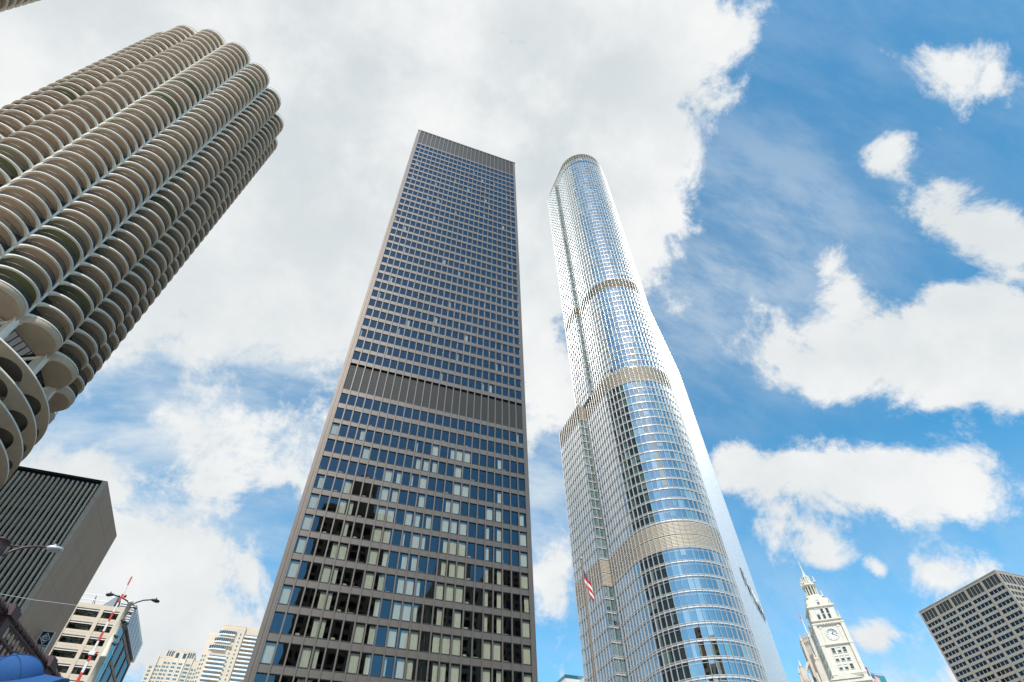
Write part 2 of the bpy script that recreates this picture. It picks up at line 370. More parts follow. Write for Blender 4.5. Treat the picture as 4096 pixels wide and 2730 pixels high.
# curtains and things on the sills, floor by floor
def curtain(x0, x1, h, n):
    top = []; bot = []
    for k in range(n + 1):
        x = x0 + (x1 - x0) * k / n; y = .42 + (.05 if k % 2 else 0) + random.uniform(-.012, .012)
        top.append((x, y, h)); bot.append((x + random.uniform(-.015, .015), y + random.uniform(-.02, .03), .03))
    return MB().grid([bot, top], 0, False, False)
cmv = [curtain(-.64, random.uniform(.0, .62), 2.5, 18).mesh('curtain', ['curtain']) for _ in range(4)] + [curtain(random.uniform(-.62, 0), .64, 2.5, 18).mesh('curtain', ['curtain']) for _ in range(4)]
cm = {'full': curtain(-.64, .62, 2.5, 22).mesh('curtain', ['curtain']), 'left': curtain(-.64, .02, 2.5, 14).mesh('curtain', ['curtain']),
      'right': curtain(-.02, .64, 2.5, 14).mesh('curtain', ['curtain']), 'slim': curtain(-.64, -.22, 2.5, 9).mesh('curtain', ['curtain'])}
PAT = {0: 'full', 3: 'right', 4: 'left', 7: 'full', 8: 'right', 12: 'left', 11: 'full', 15: 'full', 16: 'full', 14: 'right', 19: 'left', 20: 'right', 23: 'full', 10: 'slim'}
rng = random.Random(5)
clut = [MB().box(-.5, .3, .5, .8, 0, .28).box(-.5, -.42, .5, .8, .28, .8).mesh('sill_clutter', ['office_clutter']),
        MB().box(-.3, .5, .45, .75, 0, .16).mesh('sill_clutter', ['office_clutter']),
        MB().box(-.45, .1, .5, .75, 0, .42).box(-.4, .05, .52, .73, .42, .46).mesh('sill_clutter', ['office_clutter'])]
for j, t in enumerate(tops_lo[1:]):
    if t < 18: continue
    for i in range(NB):
        x = BX0 + BAY * (i + .5); kind = PAT.get(i)
        if j >= 2 and kind and rng.random() < (.92 if j > 4 else .6): put('curtain', cm[kind] if rng.random() < .45 else rng.choice(cmv), T, (x, 0, t - STREET))
        elif j < 2 and rng.random() < .04: put('curtain', cm['slim'], T, (x, 0, t - STREET))
        elif i in (1, 2, 5, 6, 17, 18, 21) and rng.random() < .6 or rng.random() < .12: put('sill_clutter', clut[(i + (j if j < 4 else 0)) % 3], T, (x, 0, t - STREET))
for k, t in enumerate(tops_hi[1:]):
    for i in range(NB):
        if rng.random() < .055: put('curtain', cm['slim' if rng.random() < .7 else 'left'], T, (BX0 + BAY * (i + .5), 0, t - STREET))

# ------------------------------------------------------------------ tall curved glass tower with setbacks
G = thing('glass_skyscraper', 'tallest tower, pale curved glass and steel stepping back in tiers with tan louvre bands', 'skyscraper', (100, 130, STREET))
def Q(mb, name, mats): return mb.build(name, mats, G, (-100, -130, -STREET))
def arc(c=(100, 130.5), r=15.0, n=23): return [(c[0] + r * math.cos(R(a)), c[1] + r * math.sin(R(a))) for a in np.linspace(180, 312, n)]
A = arc(); A2 = arc((100.6, 129.6), 13.9, 21); sx, sy = A[-1]; ux, uy = math.sin(R(48)), math.cos(R(48))
def split(p, q, step):
    n = max(1, round(math.dist(p, q) / step)); return [(p[0] + (q[0] - p[0]) * k / n, p[1] + (q[1] - p[1]) * k / n) for k in range(n)]
def path(pts, keep):
    out = []
    for p, q in zip(pts[:-1], pts[1:]): out += split(p, q, 1.62)
    return out
def tier(west, L, back, A=A):
    """facade bay points from the north-west corner, round the curved south end, along the river face"""
    sx, sy = A[-1]
    fr = path(west + [A[0]], 0) + A[:-1] + path([A[-1], (sx + ux * L, sy + uy * L)], 0) + [(sx + ux * L, sy + uy * L)]
    return fr, back
T1 = tier([(82, 161.4), (82, 143.2), (85, 143.2)], 59, [(146, 176), (100, 176), (100, 161.4)])
T2 = tier([(84.6, 149), (84.6, 137.4), (86.7, 137.4)], 59, [(146, 176), (110, 176), (110, 149)], A2)
T3 = tier([(84.6, 149), (84.6, 137.4), (86.7, 137.4)], 10.6, [(134, 160), (100, 160), (100, 149)], A2)
T4 = tier([(86.7, 149), (86.7, 137.4)], 10.6, [(134, 160), (100, 160), (100, 149)], A2)
FH = 3.5
def levels(z0, z1, h):
    n = max(1, round((z1 - z0) / h)); return [z0 + (z1 - z0) * k / n for k in range(n + 1)]
TIERS = [(T1, levels(STREET + 8, 79.4, 4.1), (79.4, 87.8)), (T1, levels(87.8, 144.5, 3.55), (144.5, 152.5)),
         (T2, levels(152.5, 204.3, 3.45), (204.3, 211)), (T3, levels(211, 343, 3.4), None), (T4, levels(343, 348.2, 2.6), (348.2, 355))]
rng = random.Random(3)
panes = []; rest = MB(); steel = MB(); rails = MB(); shades = MB()
fins = {}
def nrm(p, q):
    d = Vector((q[0] - p[0], q[1] - p[1], 0)).normalized(); return Vector((-d.y, d.x, 0)) * -1, d
louv = []
for ti, ((fr, back), lv, band) in enumerate(TIERS):
    allp = fr + back
    # inner body that carries the floors, a metre behind the glass
    ztop = band[1] if band else lv[-1]
    cx, cy = 112, 145
    for k in range(len(fr) - 1):
        p, q = fr[k], fr[k + 1]; n, d = nrm(p, q)
        P0, P1 = Vector((*p, 0)), Vector((*q, 0)); w = (P1 - P0).length
        for a, b in zip(lv[:-1], lv[1:]):
            h = b - a; sp_h = .62
            panes.append((k, ti, P0, d, n, w, a + sp_h + .1, b - .08, h))
            s0, s1 = P0 - n * .10, P1 - n * .10
            steel.face([s0 + Vector((0, 0, a + .1)), s1 + Vector((0, 0, a + .1)), s1 + Vector((0, 0, a + sp_h)), s0 + Vector((0, 0, a + sp_h))], 0)
        if band:
            m = (band[0] + band[1]) / 2
            for a, b in ((band[0] + .35, m - .15), (m + .15, band[1] - .35)): louv.append((P0, d, n, w, a, b))
    # rails: pairs of horizontal tubes and ledges at every floor
    zz = [z + o for z in lv for o in (.05, .62)]
    if band: zz += [band[0] + .2, (band[0] + band[1]) / 2, band[1] - .2, band[1]]
    for z in zz:
        pr = [(.03, -.05), (.06, 0.0), (.03, .06), (-.12, .06), (-.12, -.05)]
        ring = []
        for k, p in enumerate(fr):
            n0 = nrm(fr[k - 1], p)[0] if k else nrm(p, fr[1])[0]; n1 = nrm(p, fr[k + 1])[0] if k < len(fr) - 1 else n0
            n = (n0 + n1).normalized(); ring.append([Vector((*p, z)) + n * o + Vector((0, 0, dz)) for o, dz in pr])
        rails.grid(ring, 0, True, False, True)
    # vertical fins
    for k, p in enumerate(fr):
        n0 = nrm(fr[k - 1], p)[0] if k else nrm(p, fr[1])[0]; n1 = nrm(p, fr[k + 1])[0] if k < len(fr) - 1 else n0
        n = (n0 + n1).normalized(); d = Vector((-n.y, n.x, 0)); P0 = Vector((*p, 0))
        mb = fins.setdefault((ti, k), MB()); z0, z1 = lv[0] if ti else STREET + 6, ztop
        prof = [(-.07, -.12), (-.07, .13), (-.045, .20), (0, .225), (.045, .20), (.07, .13), (.07, -.12)]
        rows_ = [[P0 + d * x + n * o + Vector((0, 0, z)) for x, o in prof] for z in (z0, z1)]
        mb.grid(rows_, 0, False, True)
        mb.face([v for v in rows_[1]], 0)
    ins = []
    for k, p in enumerate(fr):
        n0 = nrm(fr[k - 1], p)[0] if k else nrm(p, fr[1])[0]; n1 = nrm(p, fr[k + 1])[0] if k < len(fr) - 1 else n0
        q = Vector((*p, 0)) - (n0 + n1).normalized() * (.65 / max(.7, (n0 + n1).length / 2)); ins.append((q.x, q.y))
    ins += [(p[0] + (cx - p[0]) * .02, p[1] + (cy - p[1]) * .02) for p in back]
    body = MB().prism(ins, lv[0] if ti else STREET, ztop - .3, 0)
    Q(body, 'tower_core', ['room_reflection_dark' if ti < 2 else 'room_dark'])  # lower tiers get a darker core, standing in for the office tower's reflection
# choose which single panes show largest (low, on the curved end and west face)
vis = [i for i, p in enumerate(panes) if p[1] < 2 and p[6] > 36 and (p[2].x < 109.5) and p[2].y < 143]
vis.sort(key=lambda i: panes[i][6] + (0 if panes[i][2].y < 131 else 6)); chosen = set(vis[:300])
for i, (k, ti, P0, d, n, w, a, b, h) in enumerate(panes):
    tlt = Vector((rng.gauss(0, .0035), rng.gauss(0, .0035)))
    c = [(0.06, a), (w - .06, a), (w - .06, b), (.06, b)]
    pts = []
    for x, z in c:
        off = -.13 + (x - w / 2) * tlt.x * 2 + (z - (a + b) / 2) * tlt.y
        pts.append(P0 + d * x + n * off + Vector((0, 0, z)))
    if i in chosen:
        mid = sum(pts, Vector()) / 4; mid.z = a
        mb = MB().face([p - mid for p in pts], 0); q0 = P0 + d * .06 - n * .16 - mid; q1 = P0 + d * (w - .06) - n * .16 - mid
        t = b - .55
        mb.face([q0 + n * .06 + Vector((0, 0, t)), q1 + n * .06 + Vector((0, 0, t)), q1 + n * .06 + Vector((0, 0, t + .07)), q0 + n * .06 + Vector((0, 0, t + .07))], 1)
        mb.build('window', ['tower_glass', 'steel_rail'], G, mid - Vector((100, 130, STREET)))
    else:
        rest.face(pts, 0)
    # blinds and curtains behind the glass
    u = rng.random()
    fz = rng.Random if False else None
    hotel = ti == 1
    step_wall = n.y < -.9 and P0.x < 86.5 and P0.y > 134
    pr = 1.0 if step_wall else .55 if hotel else (.30 if ti == 0 else .42)
    if u < pr:
        full = step_wall or rng.random() < (.8 if hotel else .5); x0, x1 = (.05, w - .05) if full else (.05, w * rng.uniform(.3, .7))
        z0 = a if rng.random() < .85 else a + (b - a) * rng.uniform(.2, .6); s0 = P0 - n * .24
        g = [s0 + d * x0 + Vector((0, 0, z0)), s0 + d * x1 + Vector((0, 0, z0)), s0 + d * x1 + Vector((0, 0, b)), s0 + d * x0 + Vector((0, 0, b))]
        shades.face(g, 1 if rng.random() < (.25 if hotel else .5) or (step_wall and a < 64) else 0)
stuff(Q(rest, 'upper_windows', ['tower_glass'])); stuff(Q(steel, 'spandrels', ['steel'])); stuff(Q(rails, 'floor_rails', ['steel_rail']))
stuff(Q(shades, 'window_shades', ['shade_green', 'shade_white']))
for (ti, k), mb in fins.items(): Q(mb, 'mullion_fin', ['fin'])
shared = {}
for P0, d, n, w, a, b in louv:
    key = (round(w, 2), round(b - a, 2))
    if key not in shared:
        mb = MB(); ns = 9
        mb.face([(0, -.16, 0), (w, -.16, 0), (w, -.16, b - a), (0, -.16, b - a)], 1)
        for s_ in range(ns):
            z = (b - a) * s_ / ns; mb.face([(0.05, .02, z), (w - .05, .02, z), (w - .05, -.12, z + (b - a) / ns * .85), (.05, -.12, z + (b - a) / ns * .85)], 0)
        shared[key] = mb.mesh('louvre_panel', ['louvre_tan', 'cream_stone'])
    o = put('louvre_panel', shared[key], G, (P0.x - 100, P0.y - 130, a - STREET), math.atan2(d.y, d.x))
    o.scale = (1, -1, 1) if Vector((-d.y, d.x, 0)).dot(n) < 0 else (1, 1, 1)

# raised lettering along the river face, seen edge-on
_x = Vector((ux, uy, 0)); _n = Vector((uy, -ux, 0))
for k, ch in enumerate('TRUMP'):
    p = Vector((sx, sy, 83.6)) + _x * (21 + 7.2 * k) + _n * .45
    lt_ = letters(ch, 7.4, G, p - Vector((100, 130, STREET)), 'black_panel', (R(90), 0, math.atan2(uy, ux)), 'letter_shade_backing', .04, .02)  # black copy behind each steel letter, painted in for its shaded sides and gaps
    letters(ch, 7.4, G, p + _n * .22 - Vector((100, 130, STREET)), 'steel', (R(90), 0, math.atan2(uy, ux)), 'sign_letter_face', .09, .05)

# ------------------------------------------------------------------ round towers with petal balconies
RV, TIP, NF, FZ = 17.905, 20.05, 39, 2.69
HCH = RV * math.sin(R(11.25)); XCH = RV * math.cos(R(11.25)); SAG = TIP - XCH
RC = (HCH ** 2 + SAG ** 2) / (2 * SAG); XC = TIP - RC; TH = math.atan2(HCH, XCH - XC)
def petal(r_in, n=14): return [(XC + (RC - r_in) * math.cos(TH * (2 * k / n - 1)), (RC - r_in) * math.sin(TH * (2 * k / n - 1))) for k in range(n + 1)]
def balcony_mesh(n=14, mb=None, rot=0.0, dz=0.0, m=(0, 1)):
    mb = mb or MB(); c, s = math.cos(rot), math.sin(rot)
    def tr(p, z): return (p[0] * c - p[1] * s, p[0] * s + p[1] * c, z + dz)
    us = [2 * k / n - 1 for k in range(n + 1)]
    lip = [.20 + .42 * abs(u) ** 5 for u in us]
    o = petal(0, n); i1 = petal(.30, n); i2 = [(16.62, p[1] * .94) for p in o]
    top = [tr(p, .0) for p in o]; bot = [tr(p, -l) for p, l in zip(o, lip)]; b1 = [tr(p, -l - .07 - .12 * abs(u) ** 4) for p, l, u in zip(i1, lip, us)]
    b2 = [tr((XC + (p[0] - XC) * .78, p[1] * .80), -.30) for p in o]; b3 = [tr(p, -.30) for p in i2]
    t2 = [tr(p, .0) for p in i2]
    mb.grid([t2, top], m[0], False, False); mb.grid([top, bot], m[1], False, True); mb.grid([bot, b1], m[1], False, True); mb.grid([b1, b2, b3], m[0], False, True)
    return mb
def railing_mesh(n=14, mb=None, rot=0.0, dz=0.0, bal=58):
    mb = mb or MB(); c, s = math.cos(rot), math.sin(rot)
    def tr(p, z): return Vector((p[0] * c - p[1] * s, p[0] * s + p[1] * c, z + dz))
    o = petal(.16, n); q = petal(.21, n)
    for z0, z1 in ((1.00, 1.08), (.10, .14)):
        mb.grid([[tr(p, z0) for p in o], [tr(p, z1) for p in o], [tr(p, z1) for p in q], [tr(p, z0) for p in q]], 0, False, False)
    ob = petal(.185, bal)
    for k, p in enumerate(ob):
        a = tr(p, .0); b = tr(p, 1.03); r = .029; d = (tr((p[0] * 1.001 - .01, p[1] * 1.001), 0) - a).normalized() if k < 0 else Vector((c, s, 0)); e = Vector((-d.y, d.x, 0))
        for v in (d, e): mb.face([a - v * r, a + v * r, b + v * r, b - v * r], 0)
    return mb
bal_me = balcony_mesh().mesh('balcony', ['concrete', 'concrete_white_lit']); rail_me = railing_mesh().mesh('railing', ['rail_metal'])
bal_green = balcony_mesh().mesh('balcony', ['soffit_green', 'concrete_white_lit'])
def round_tower(cx, cy, ztop, phi0, label, want, full):
    t = thing('round_tower', label, 'apartment tower', (cx, cy, STREET), 'twin round towers with petal balconies')
    zb = ztop - FZ * NF - STREET; zt = ztop - STREET
    rg = random.Random(int(cx) & 7)
    items = []
    for p in range(16):
        a = phi0 + R(22.5) * (p + .5)
        for k in range(NF + 1):
            z = zt - FZ * k; P_ = Vector((cx + 19.5 * math.cos(a), cy + 19.5 * math.sin(a), z + STREET))
            facing = -(P_.x * math.cos(a) + P_.y * math.sin(a)) / math.hypot(P_.x, P_.y)
            items.append((a, k, z, P_.length, facing))
    sel = sorted([q for q in items if q[4] > -.22], key=lambda q: q[3])
    sel = set((q[0], q[1]) for q in (sel[:want] if want else []))
    far = MB(); farr = MB()
    for a, k, z, L, fc in items:
        if (a, k) in sel:
            g = rg.random() < .03
            o = put('balcony', bal_green if g else bal_me, t, (0, 0, z), a)
            put('railing', rail_me, o)
            if full and rg.random() < .34:                      # chairs, planters, blinds on the balconies
                u = rg.uniform(-.6, .6); rr = RC - .75; x, y = XC + rr * math.cos(TH * u), rr * math.sin(TH * u)
                kind = rg.random()
                if kind < .55:
                    MB().box(x - .25, x + .25, y - .25, y + .25, .4, .46).box(x - .25, x - .19, y - .25, y + .25, .46, .95).box(x - .2, x + .2, y - .2, y - .15, .02, .4).box(x - .2, x + .2, y + .15, y + .2, .02, .4).build('balcony_chair', [rg.choice(['paint_white', 'bronze', 'flag_red', 'grey_metal', 'white_metal'])], o)
                else: MB().box(x - .12, x + .12, y - .6, y + .6, .02, .45).build('balcony_planter', ['brown_stone'], o)
        else:
            balcony_mesh(8, far, a, z); railing_mesh(8, farr, a, z, 12)
    stuff(far.build('far_balconies', ['concrete', 'concrete_white_lit'], t)); stuff(farr.build('far_railings', ['rail_metal'], t))
    for p in range(16):                                        # the ribs between the petals
        a = phi0 + R(22.5) * p
        mb = MB().box(RV - .75, RV - .02, -.17, .17, zb - 12, zt + .1).box(RV - 2.4, RV - .75, -.10, .10, zb, zt)
        put('column', mb.mesh('column', ['concrete_white_lit']), t, (0, 0, 0), a)
    wall = MB(); pts = [(17.0 * math.cos(phi0 + R(22.5) * k), 17.0 * math.sin(phi0 + R(22.5) * k)) for k in range(16)]
    wall.prism(pts, zb - .3, zt + .05, 0, False)
    wall.build('window_wall', ['balcony_glass'], t)
    mb = MB()
    for k in range(64):
        a = phi0 + R(5.625) * k; rr = 17.02 * math.cos(R(11.25)) / math.cos(R(5.625 * (k % 4) - 11.25)); x, y = rr * math.cos(a), rr * math.sin(a); mb.bar((x, y, zb), (x, y, zt), .09, .09, 0)
    stuff(mb.build('window_mullions', ['bronze_dark'], t))
    inner = MB().prism([(12.5 * math.cos(R(22.5) * k), 12.5 * math.sin(R(22.5) * k)) for k in range(16)], 0, zt + .02, 0)
    for k in range(NF + 1):
        z = zt - FZ * k; inner.lathe([(12.4, z), (16.5, z), (16.5, z - .3), (12.4, z - .3)], 32, 0, smooth=False)
    inner.build('core', ['interior'], t)
    MB().lathe([(0.01, zt + .15), (16.2, zt + .15), (16.2, zt - .1)], 32, 0, smooth=False).lathe([(5, zt), (5, zt + 8), (.01, zt + 8)], 24, 0).build('roof', ['concrete'], t)
    # laundry level: closed petal pods, slanted glazing, struts
    zl = zb - 2.6
    pod = MB(); n = 14
    ox = petal(.05, n); o2 = [(XC + (p[0] - XC) * .88, p[1] * .9) for p in ox]
    us = [2 * k / n - 1 for k in range(n + 1)]
    pod.grid([[(p[0], p[1], 2.3) for p in ox], [(p[0], p[1], 1.75 - .9 * abs(u) ** 4) for p, u in zip(ox, us)], [(XC + (p[0] - XC) * .93, p[1] * .95, 1.45 - .9 * abs(u) ** 4) for p, u in zip(ox, us)]], 1, False, True)
    pod.grid([[(XC + (p[0] - XC) * .93, p[1] * .95, 1.45 - .9 * abs(u) ** 4) for p, u in zip(ox, us)], [(16.1, p[1] * .93, .75) for p in ox]], 0, False, False)
    podm = pod.mesh('pod_soffit', ['concrete', 'concrete'])
    gz = MB()
    for k in range(7):
        y = -2.9 + k * 5.8 / 6; gz.bar((16.05, y, .8), (14.6, y * .92, -2.3), .08, .08, 1)
    for z, x in ((.8, 16.05), (-.75, 15.33), (-2.3, 14.6)): gz.bar((x, -3.05, z), (x, 3.05, z), .1, .1, 1)
    gz.face([(16.0, -3.1, .8), (16.0, 3.1, .8), (14.5, 2.8, -2.3), (14.5, -2.8, -2.3)], 0)
    gzm = gz.mesh('slanted_glazing', ['balcony_glass', 'bronze_dark'])
    strut = MB().bar((16.9, 3.35, .9), (13.9, -.2, -3.6), .34, .34).bar((16.9, -3.35, .9), (13.9, .2, -3.6), .34, .34).bar((14.3, -2.8, -2.6), (14.3, 2.8, -2.6), .4, .3)
    strm = strut.mesh('strut', ['concrete_white_lit'])
    colb = MB().box(RV - 1.5, RV - .15, -.42, .42, -7.6, 1.2)
    colb.grid([[(RV - .3, -.42, .4), (RV - .1, 0, .4), (RV - .3, .42, .4)], [(RV + .1, -1.1, 1.7), (RV - .02, 0, 1.7), (RV + .1, 1.1, 1.7)]], 0)
    colm = colb.mesh('column_base', ['concrete_white_lit'])
    for p in range(16):
        a = phi0 + R(22.5) * (p + .5)
        put('pod_soffit', podm, t, (0, 0, zl), a); put('slanted_glazing', gzm, t, (0, 0, zl), a); put('strut', strm, t, (0, 0, zl), a)
        put('column_base', colm, t, (0, 0, zl), phi0 + R(22.5) * p)
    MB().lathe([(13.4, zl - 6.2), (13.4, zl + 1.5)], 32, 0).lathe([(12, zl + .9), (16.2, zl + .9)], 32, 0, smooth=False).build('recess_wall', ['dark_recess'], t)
    # parking ramp: rims with fan shaped brackets and dark oval bays
    RP = 19.6; zr = zl - 4.3; seg = 12
    park = MB()
    rim = []; inner_ = []; rimt = []; rimi = []; sof = []
    for k in range(16 * seg):
        u = abs(((k % seg) / seg) * 2 - 1); a = phi0 + k * 2 * math.pi / (16 * seg)
        c, s = math.cos(a), math.sin(a); e = 1 - math.sqrt(max(0, 1 - min(1, u / .93) ** 2)) if u < .93 else 1
        ri = RP - .55 - 2.6 * e; zi = -.42 - 1.75 * e
        rimt.append((RP * c, RP * s, .20)); rim.append((RP * c, RP * s, -.05)); inner_.append((ri * c, ri * s, zi)); rimi.append(((RP - .2) * c, (RP - .2) * s, .20)); sof.append(((RP - .3) * c, (RP - .3) * s, -.2))
    park.grid([rimi, rimt, rim], 1, True, True); park.grid([rim, inner_], 0, True, True)
    me_p = park.mesh('parking_rim', ['concrete', 'concrete_white_lit'])
    sl = MB().lathe([(RP - .25, -.02), (RP - .25, -.18), (12, -.18)], 48, 0, smooth=False)
    for k in range(16):
        a = phi0 + R(22.5) * k; sl.bar((12.5 * math.cos(a), 12.5 * math.sin(a), -.45), (17 * math.cos(a), 17 * math.sin(a), -.45), .35, .6)
    me_s = sl.mesh('parking_floor', ['parking_slab'])
    k = 0
    while zr > 2:
        o = put('parking_floor', me_s, t, (0, 0, zr)); put('parking_rim', me_p, t, (0, 0, zr)); zr -= 2.95; k += 1
    for p in range(16):
        a = phi0 + R(22.5) * p
        put('parking_column', MB().box(RV - 1.6, RV - .7, -.3, .3, 0, zl - 3).mesh('parking_column', ['concrete']), t, (0, 0, 0), a)
    return t, zl
ME = round_tower(-61.3, 77.58, 168.0, R(-101.894), 'nearer tan round tower with scalloped petal balconies, cut by the left edge', 300, True)
round_tower(-108, 45.2, 168.0, R(-101.894), 'round balcony tower of which only a corner shows at the top left', 60, False)
# a leafy balcony low on the tower
pl = MB(); rg = random.Random(8)
for k in range(420):
    c = Vector((rg.gauss(0, .45), rg.gauss(0, .8), rg.gauss(.6, .34))); s_ = rg.uniform(.05, .12)
    d = Vector((rg.gauss(0, 1), rg.gauss(0, 1), rg.gauss(0, 1))).normalized(); e = d.orthogonal().normalized() * s_; f = d.cross(e)
    pl.face([c - e - f * .5, c + e - f * .5, c + e + f * .5, c - e + f * .5], 0)
pa = R(-101.894 + 22.5 * 4.5); ppos = (-61.3 + 18.9 * math.cos(pa), 77.58 + 18.9 * math.sin(pa), 168 - FZ * 39 + .1)
pt = thing('balcony_plant', 'bushy green plant filling a low balcony of the round tower', 'plant', ppos)
pl.build('leaves', ['leaf'], pt); MB().lathe([(.01, 0), (.26, 0), (.34, .42), (.3, .42)], 10).build('pot', ['brown_stone'], pt)

# ------------------------------------------------------------------ concrete slab hotel
HT = thing('hotel_building', 'concrete slab hotel with thin vertical ribs and a blank end wall', 'hotel', (-60, 106.5, STREET))
def H(mb, name, mats): return mb.build(name, mats, HT, (60, -106.5, -STREET))
HX, HYF, HYB, HZ = -39.7, 106.5, 126.2, 63.0
W0 = -110.0; ribs = 60; RIB = .787
me_rib = MB().box(-.14, .14, -.10, .5, 0, HZ - STREET - .9).mesh('concrete_rib', ['hotel_strip'])
for k in range(ribs): put('concrete_rib', me_rib, HT, (-40.9 - RIB * k + 60, 0, 0))
fl = [61.6 - 3.45 * k for k in range(17)]
me_w = MB().face([(-.25, .42, 0), (.25, .42, 0), (.25, .42, .80), (-.25, .42, .80)], 0).face([(-.25, .42, .86), (.25, .42, .86), (.25, .42, 2.25), (-.25, .42, 2.25)], 0).box(-.25, .25, .38, .44, .80, .86, 1).mesh('window', ['teal_glass', 'black_panel'])
cnt = 0; restw = MB()
for zi, z in enumerate(fl):
    for k in range(ribs - 1):
        x = -40.9 - RIB * (k + .5)
        if k < 22 and zi < 13: put('window', me_w, HT, (x + 60, 0, z - 2.4 - STREET))
        else: restw.face([(x - .25, HYF + .42, z - 2.4), (x + .25, HYF + .42, z - 2.4), (x + .25, HYF + .42, z - .15), (x - .25, HYF + .42, z - .15)], 0)
stuff(H(restw, 'hidden_windows', ['teal_glass']))
mb = MB().box(W0, -40.5, HYF + .9, HYB - .3, STREET, HZ - .6, 0)
for z in fl: mb.box(W0, -40.5, HYF + .35, HYF + .9, z - 3.45 + .05, z - 2.42, 1)
mb.box(W0, -40.5, HYF + .3, HYF + .9, 61.6, HZ - .4, 1)
H(mb, 'facade_backing', ['interior', 'black_panel'])
hb = MB().box(W0, -40.6, HYF + 2, HYF + 2.4, STREET, HZ - 1)
zz = [HZ] + [HZ - 3.6 - 6.9 * k for k in range(9)]; zz = [z for z in zz if z > STREET] + [STREET]
for a, b in zip(zz[:-1], zz[1:]):
    H(MB().box(-40.45, HX, HYF - .12, HYB, b + .02, a - .02), 'end_wall_panel', ['hotel_concrete'])
H(MB().box(W0, HX - .04, HYF + .05, HYB - .05, HZ - .35, HZ + .12), 'roof_edge', ['black_panel'])
H(MB().box(W0, -40.5, HYB - .3, HYB - .02, STREET, HZ - .4), 'rear_wall', ['hotel_concrete'])
# projecting blade sign
SG = thing('hotel_sign', 'black projecting hotel sign with a white diamond, on the blank concrete end wall', 'sign', (HX, 117.7, 36.2))
MB().box(.05, 1.85, -.14, .14, 0, 4.75).build('sign_box', ['black_iron'], SG)
fr = MB()
for a in ((.0, .12, 0, 4.8), (1.78, 1.9, 0, 4.8), (.12, 1.78, 4.68, 4.8), (.12, 1.78, 0, .1), (.12, 1.78, 2.55, 2.64), (.12, 1.78, 1.62, 1.70)): fr.box(a[0], a[1], -.19, .19, a[2], a[3])
fr.build('sign_frame', ['white_metal'], SG)
dm = MB(); cx_, cz_ = .95, 3.66
for a, b, c, d in (((-.72, 0), (0, .9), (0, .74), (-.59, 0)), ((0, .9), (.72, 0), (.59, 0), (0, .74)), ((.72, 0), (0, -.9), (0, -.74), (.59, 0)), ((0, -.9), (-.72, 0), (-.59, 0), (0, -.74))):
    dm.face([(cx_ + p[0], -.20, cz_ + p[1]) for p in (a, b, c, d)][::-1], 0); dm.face([(cx_ + p[0], -.17, cz_ + p[1]) for p in (a, b, c, d)], 0)
for k in range(14):
    a0, a1 = R(50 + k * 260 / 14), R(50 + (k + 1) * 260 / 14)
    dm.face([(cx_ + r * math.cos(a), -.20, cz_ + r * math.sin(a) * 1.1) for r, a in ((.24, a0), (.40, a0), (.40, a1), (.24, a1))], 0)
dm.box(cx_ - .1, cx_ + .35, -.2, -.15, cz_ - .06, cz_ + .07); dm.build('sign_emblem', ['paint_white'], SG)
letters('HOTEL', .62, SG, (.95, -.18, 2.12), 'paint_white', bold=.022)
lb = MB()
for k in range(12):
    a0, a1 = R(k * 15), R((k + 1) * 15); lb.face([(.95 + r * math.cos(a), -.2, .75 + r * math.sin(a)) for r, a in ((.12, a0), (.52, a0), (.52, a1), (.12, a1))], 0)
lb.build('sign_emblem', ['paint_white'], SG)

# ------------------------------------------------------------------ cream stone office building with glass side
CB = thing('stone_office_building', 'cream stone office building with strip windows and a glass side, behind the striped gate arm', 'office building', (-60, 176, STREET))
def B_(mb, name, mats): return mb.build(name, mats, CB, (60, -176, -STREET))
CX, CY, CZ = -44.2, 176.0, 69.0; FLH = 3.28; CW = -86.0
B_(MB().box(CW, CX - .3, CY + 1.2, CY + 34, STREET, CZ - .4), 'body', ['interior_back'])
nf = 19
for k in range(nf):
    zt = CZ - 1.15 - FLH * k
    B_(MB().box(CW, CX, CY, CY + 1.1, zt - FLH + .01 + .0, zt - 2.02).box(CW, CX, CY - .03, CY, zt - FLH + .62, zt - FLH + .66), 'stone_band', ['cream_stone'])
    B_(MB().box(CW, CX - .5, CY + .12, CY + .3, zt - .42, zt - .26).box(CW, CX - .5, CY + .05, CY + .14, zt - .46, zt - .42), 'sunshade', ['white_metal'])
B_(MB().box(CW, CX, CY - .06, CY + 1.1, CZ - 1.13, CZ), 'parapet', ['cream_stone'])
pil = []
x = CX - 5.05
while x > CW: pil.append(x); x -= 6.3
for x in pil + [CX - .45]:
    w_ = .9 if x != CX - .45 else .88
    B_(MB().box(x - w_ / 2 + .01, x + w_ / 2 - .01, CY - .10, CY + .9, STREET, CZ - 1.14), 'pier', ['cream_stone'])
mw = {}
def cwin(n, wd):
    mb = MB()
    for k in range(n):
        a, b = wd * k / n, wd * (k + 1) / n; mb.face([(a + .04, .72, 0), (b - .04, .72, 0), (b - .04, .72, 1.98), (a + .04, .72, 1.98)], 0).box(a - .03, a + .03, .66, .76, 0, 1.98, 1)
    return mb.mesh('window', ['green_glass', 'black_panel'])
edges = [CX - .9] + pil
for k in range(12):
    zt = CZ - 1.15 - FLH * k
    for e0, e1 in zip(edges[:-1], edges[1:]):
        L_ = e1 + .45; wd = (e0 - (.0 if e0 == CX - .9 else .45)) - L_
        if L_ < -72: continue
        key = round(wd, 2)
        if key not in mw: mw[key] = cwin(5 if wd > 4.5 else 4, wd)
        put('window', mw[key], CB, (L_ + 60, 0, zt - 2.0 - STREET))
        if random.random() < .4:
            xx = L_ + wd * random.choice([.05, .25, .45, .65]); B_(MB().box(xx, xx + wd * .18, CY + .8, CY + .84, zt - 1.7, zt - .5), 'window_blind', ['shade_white'])
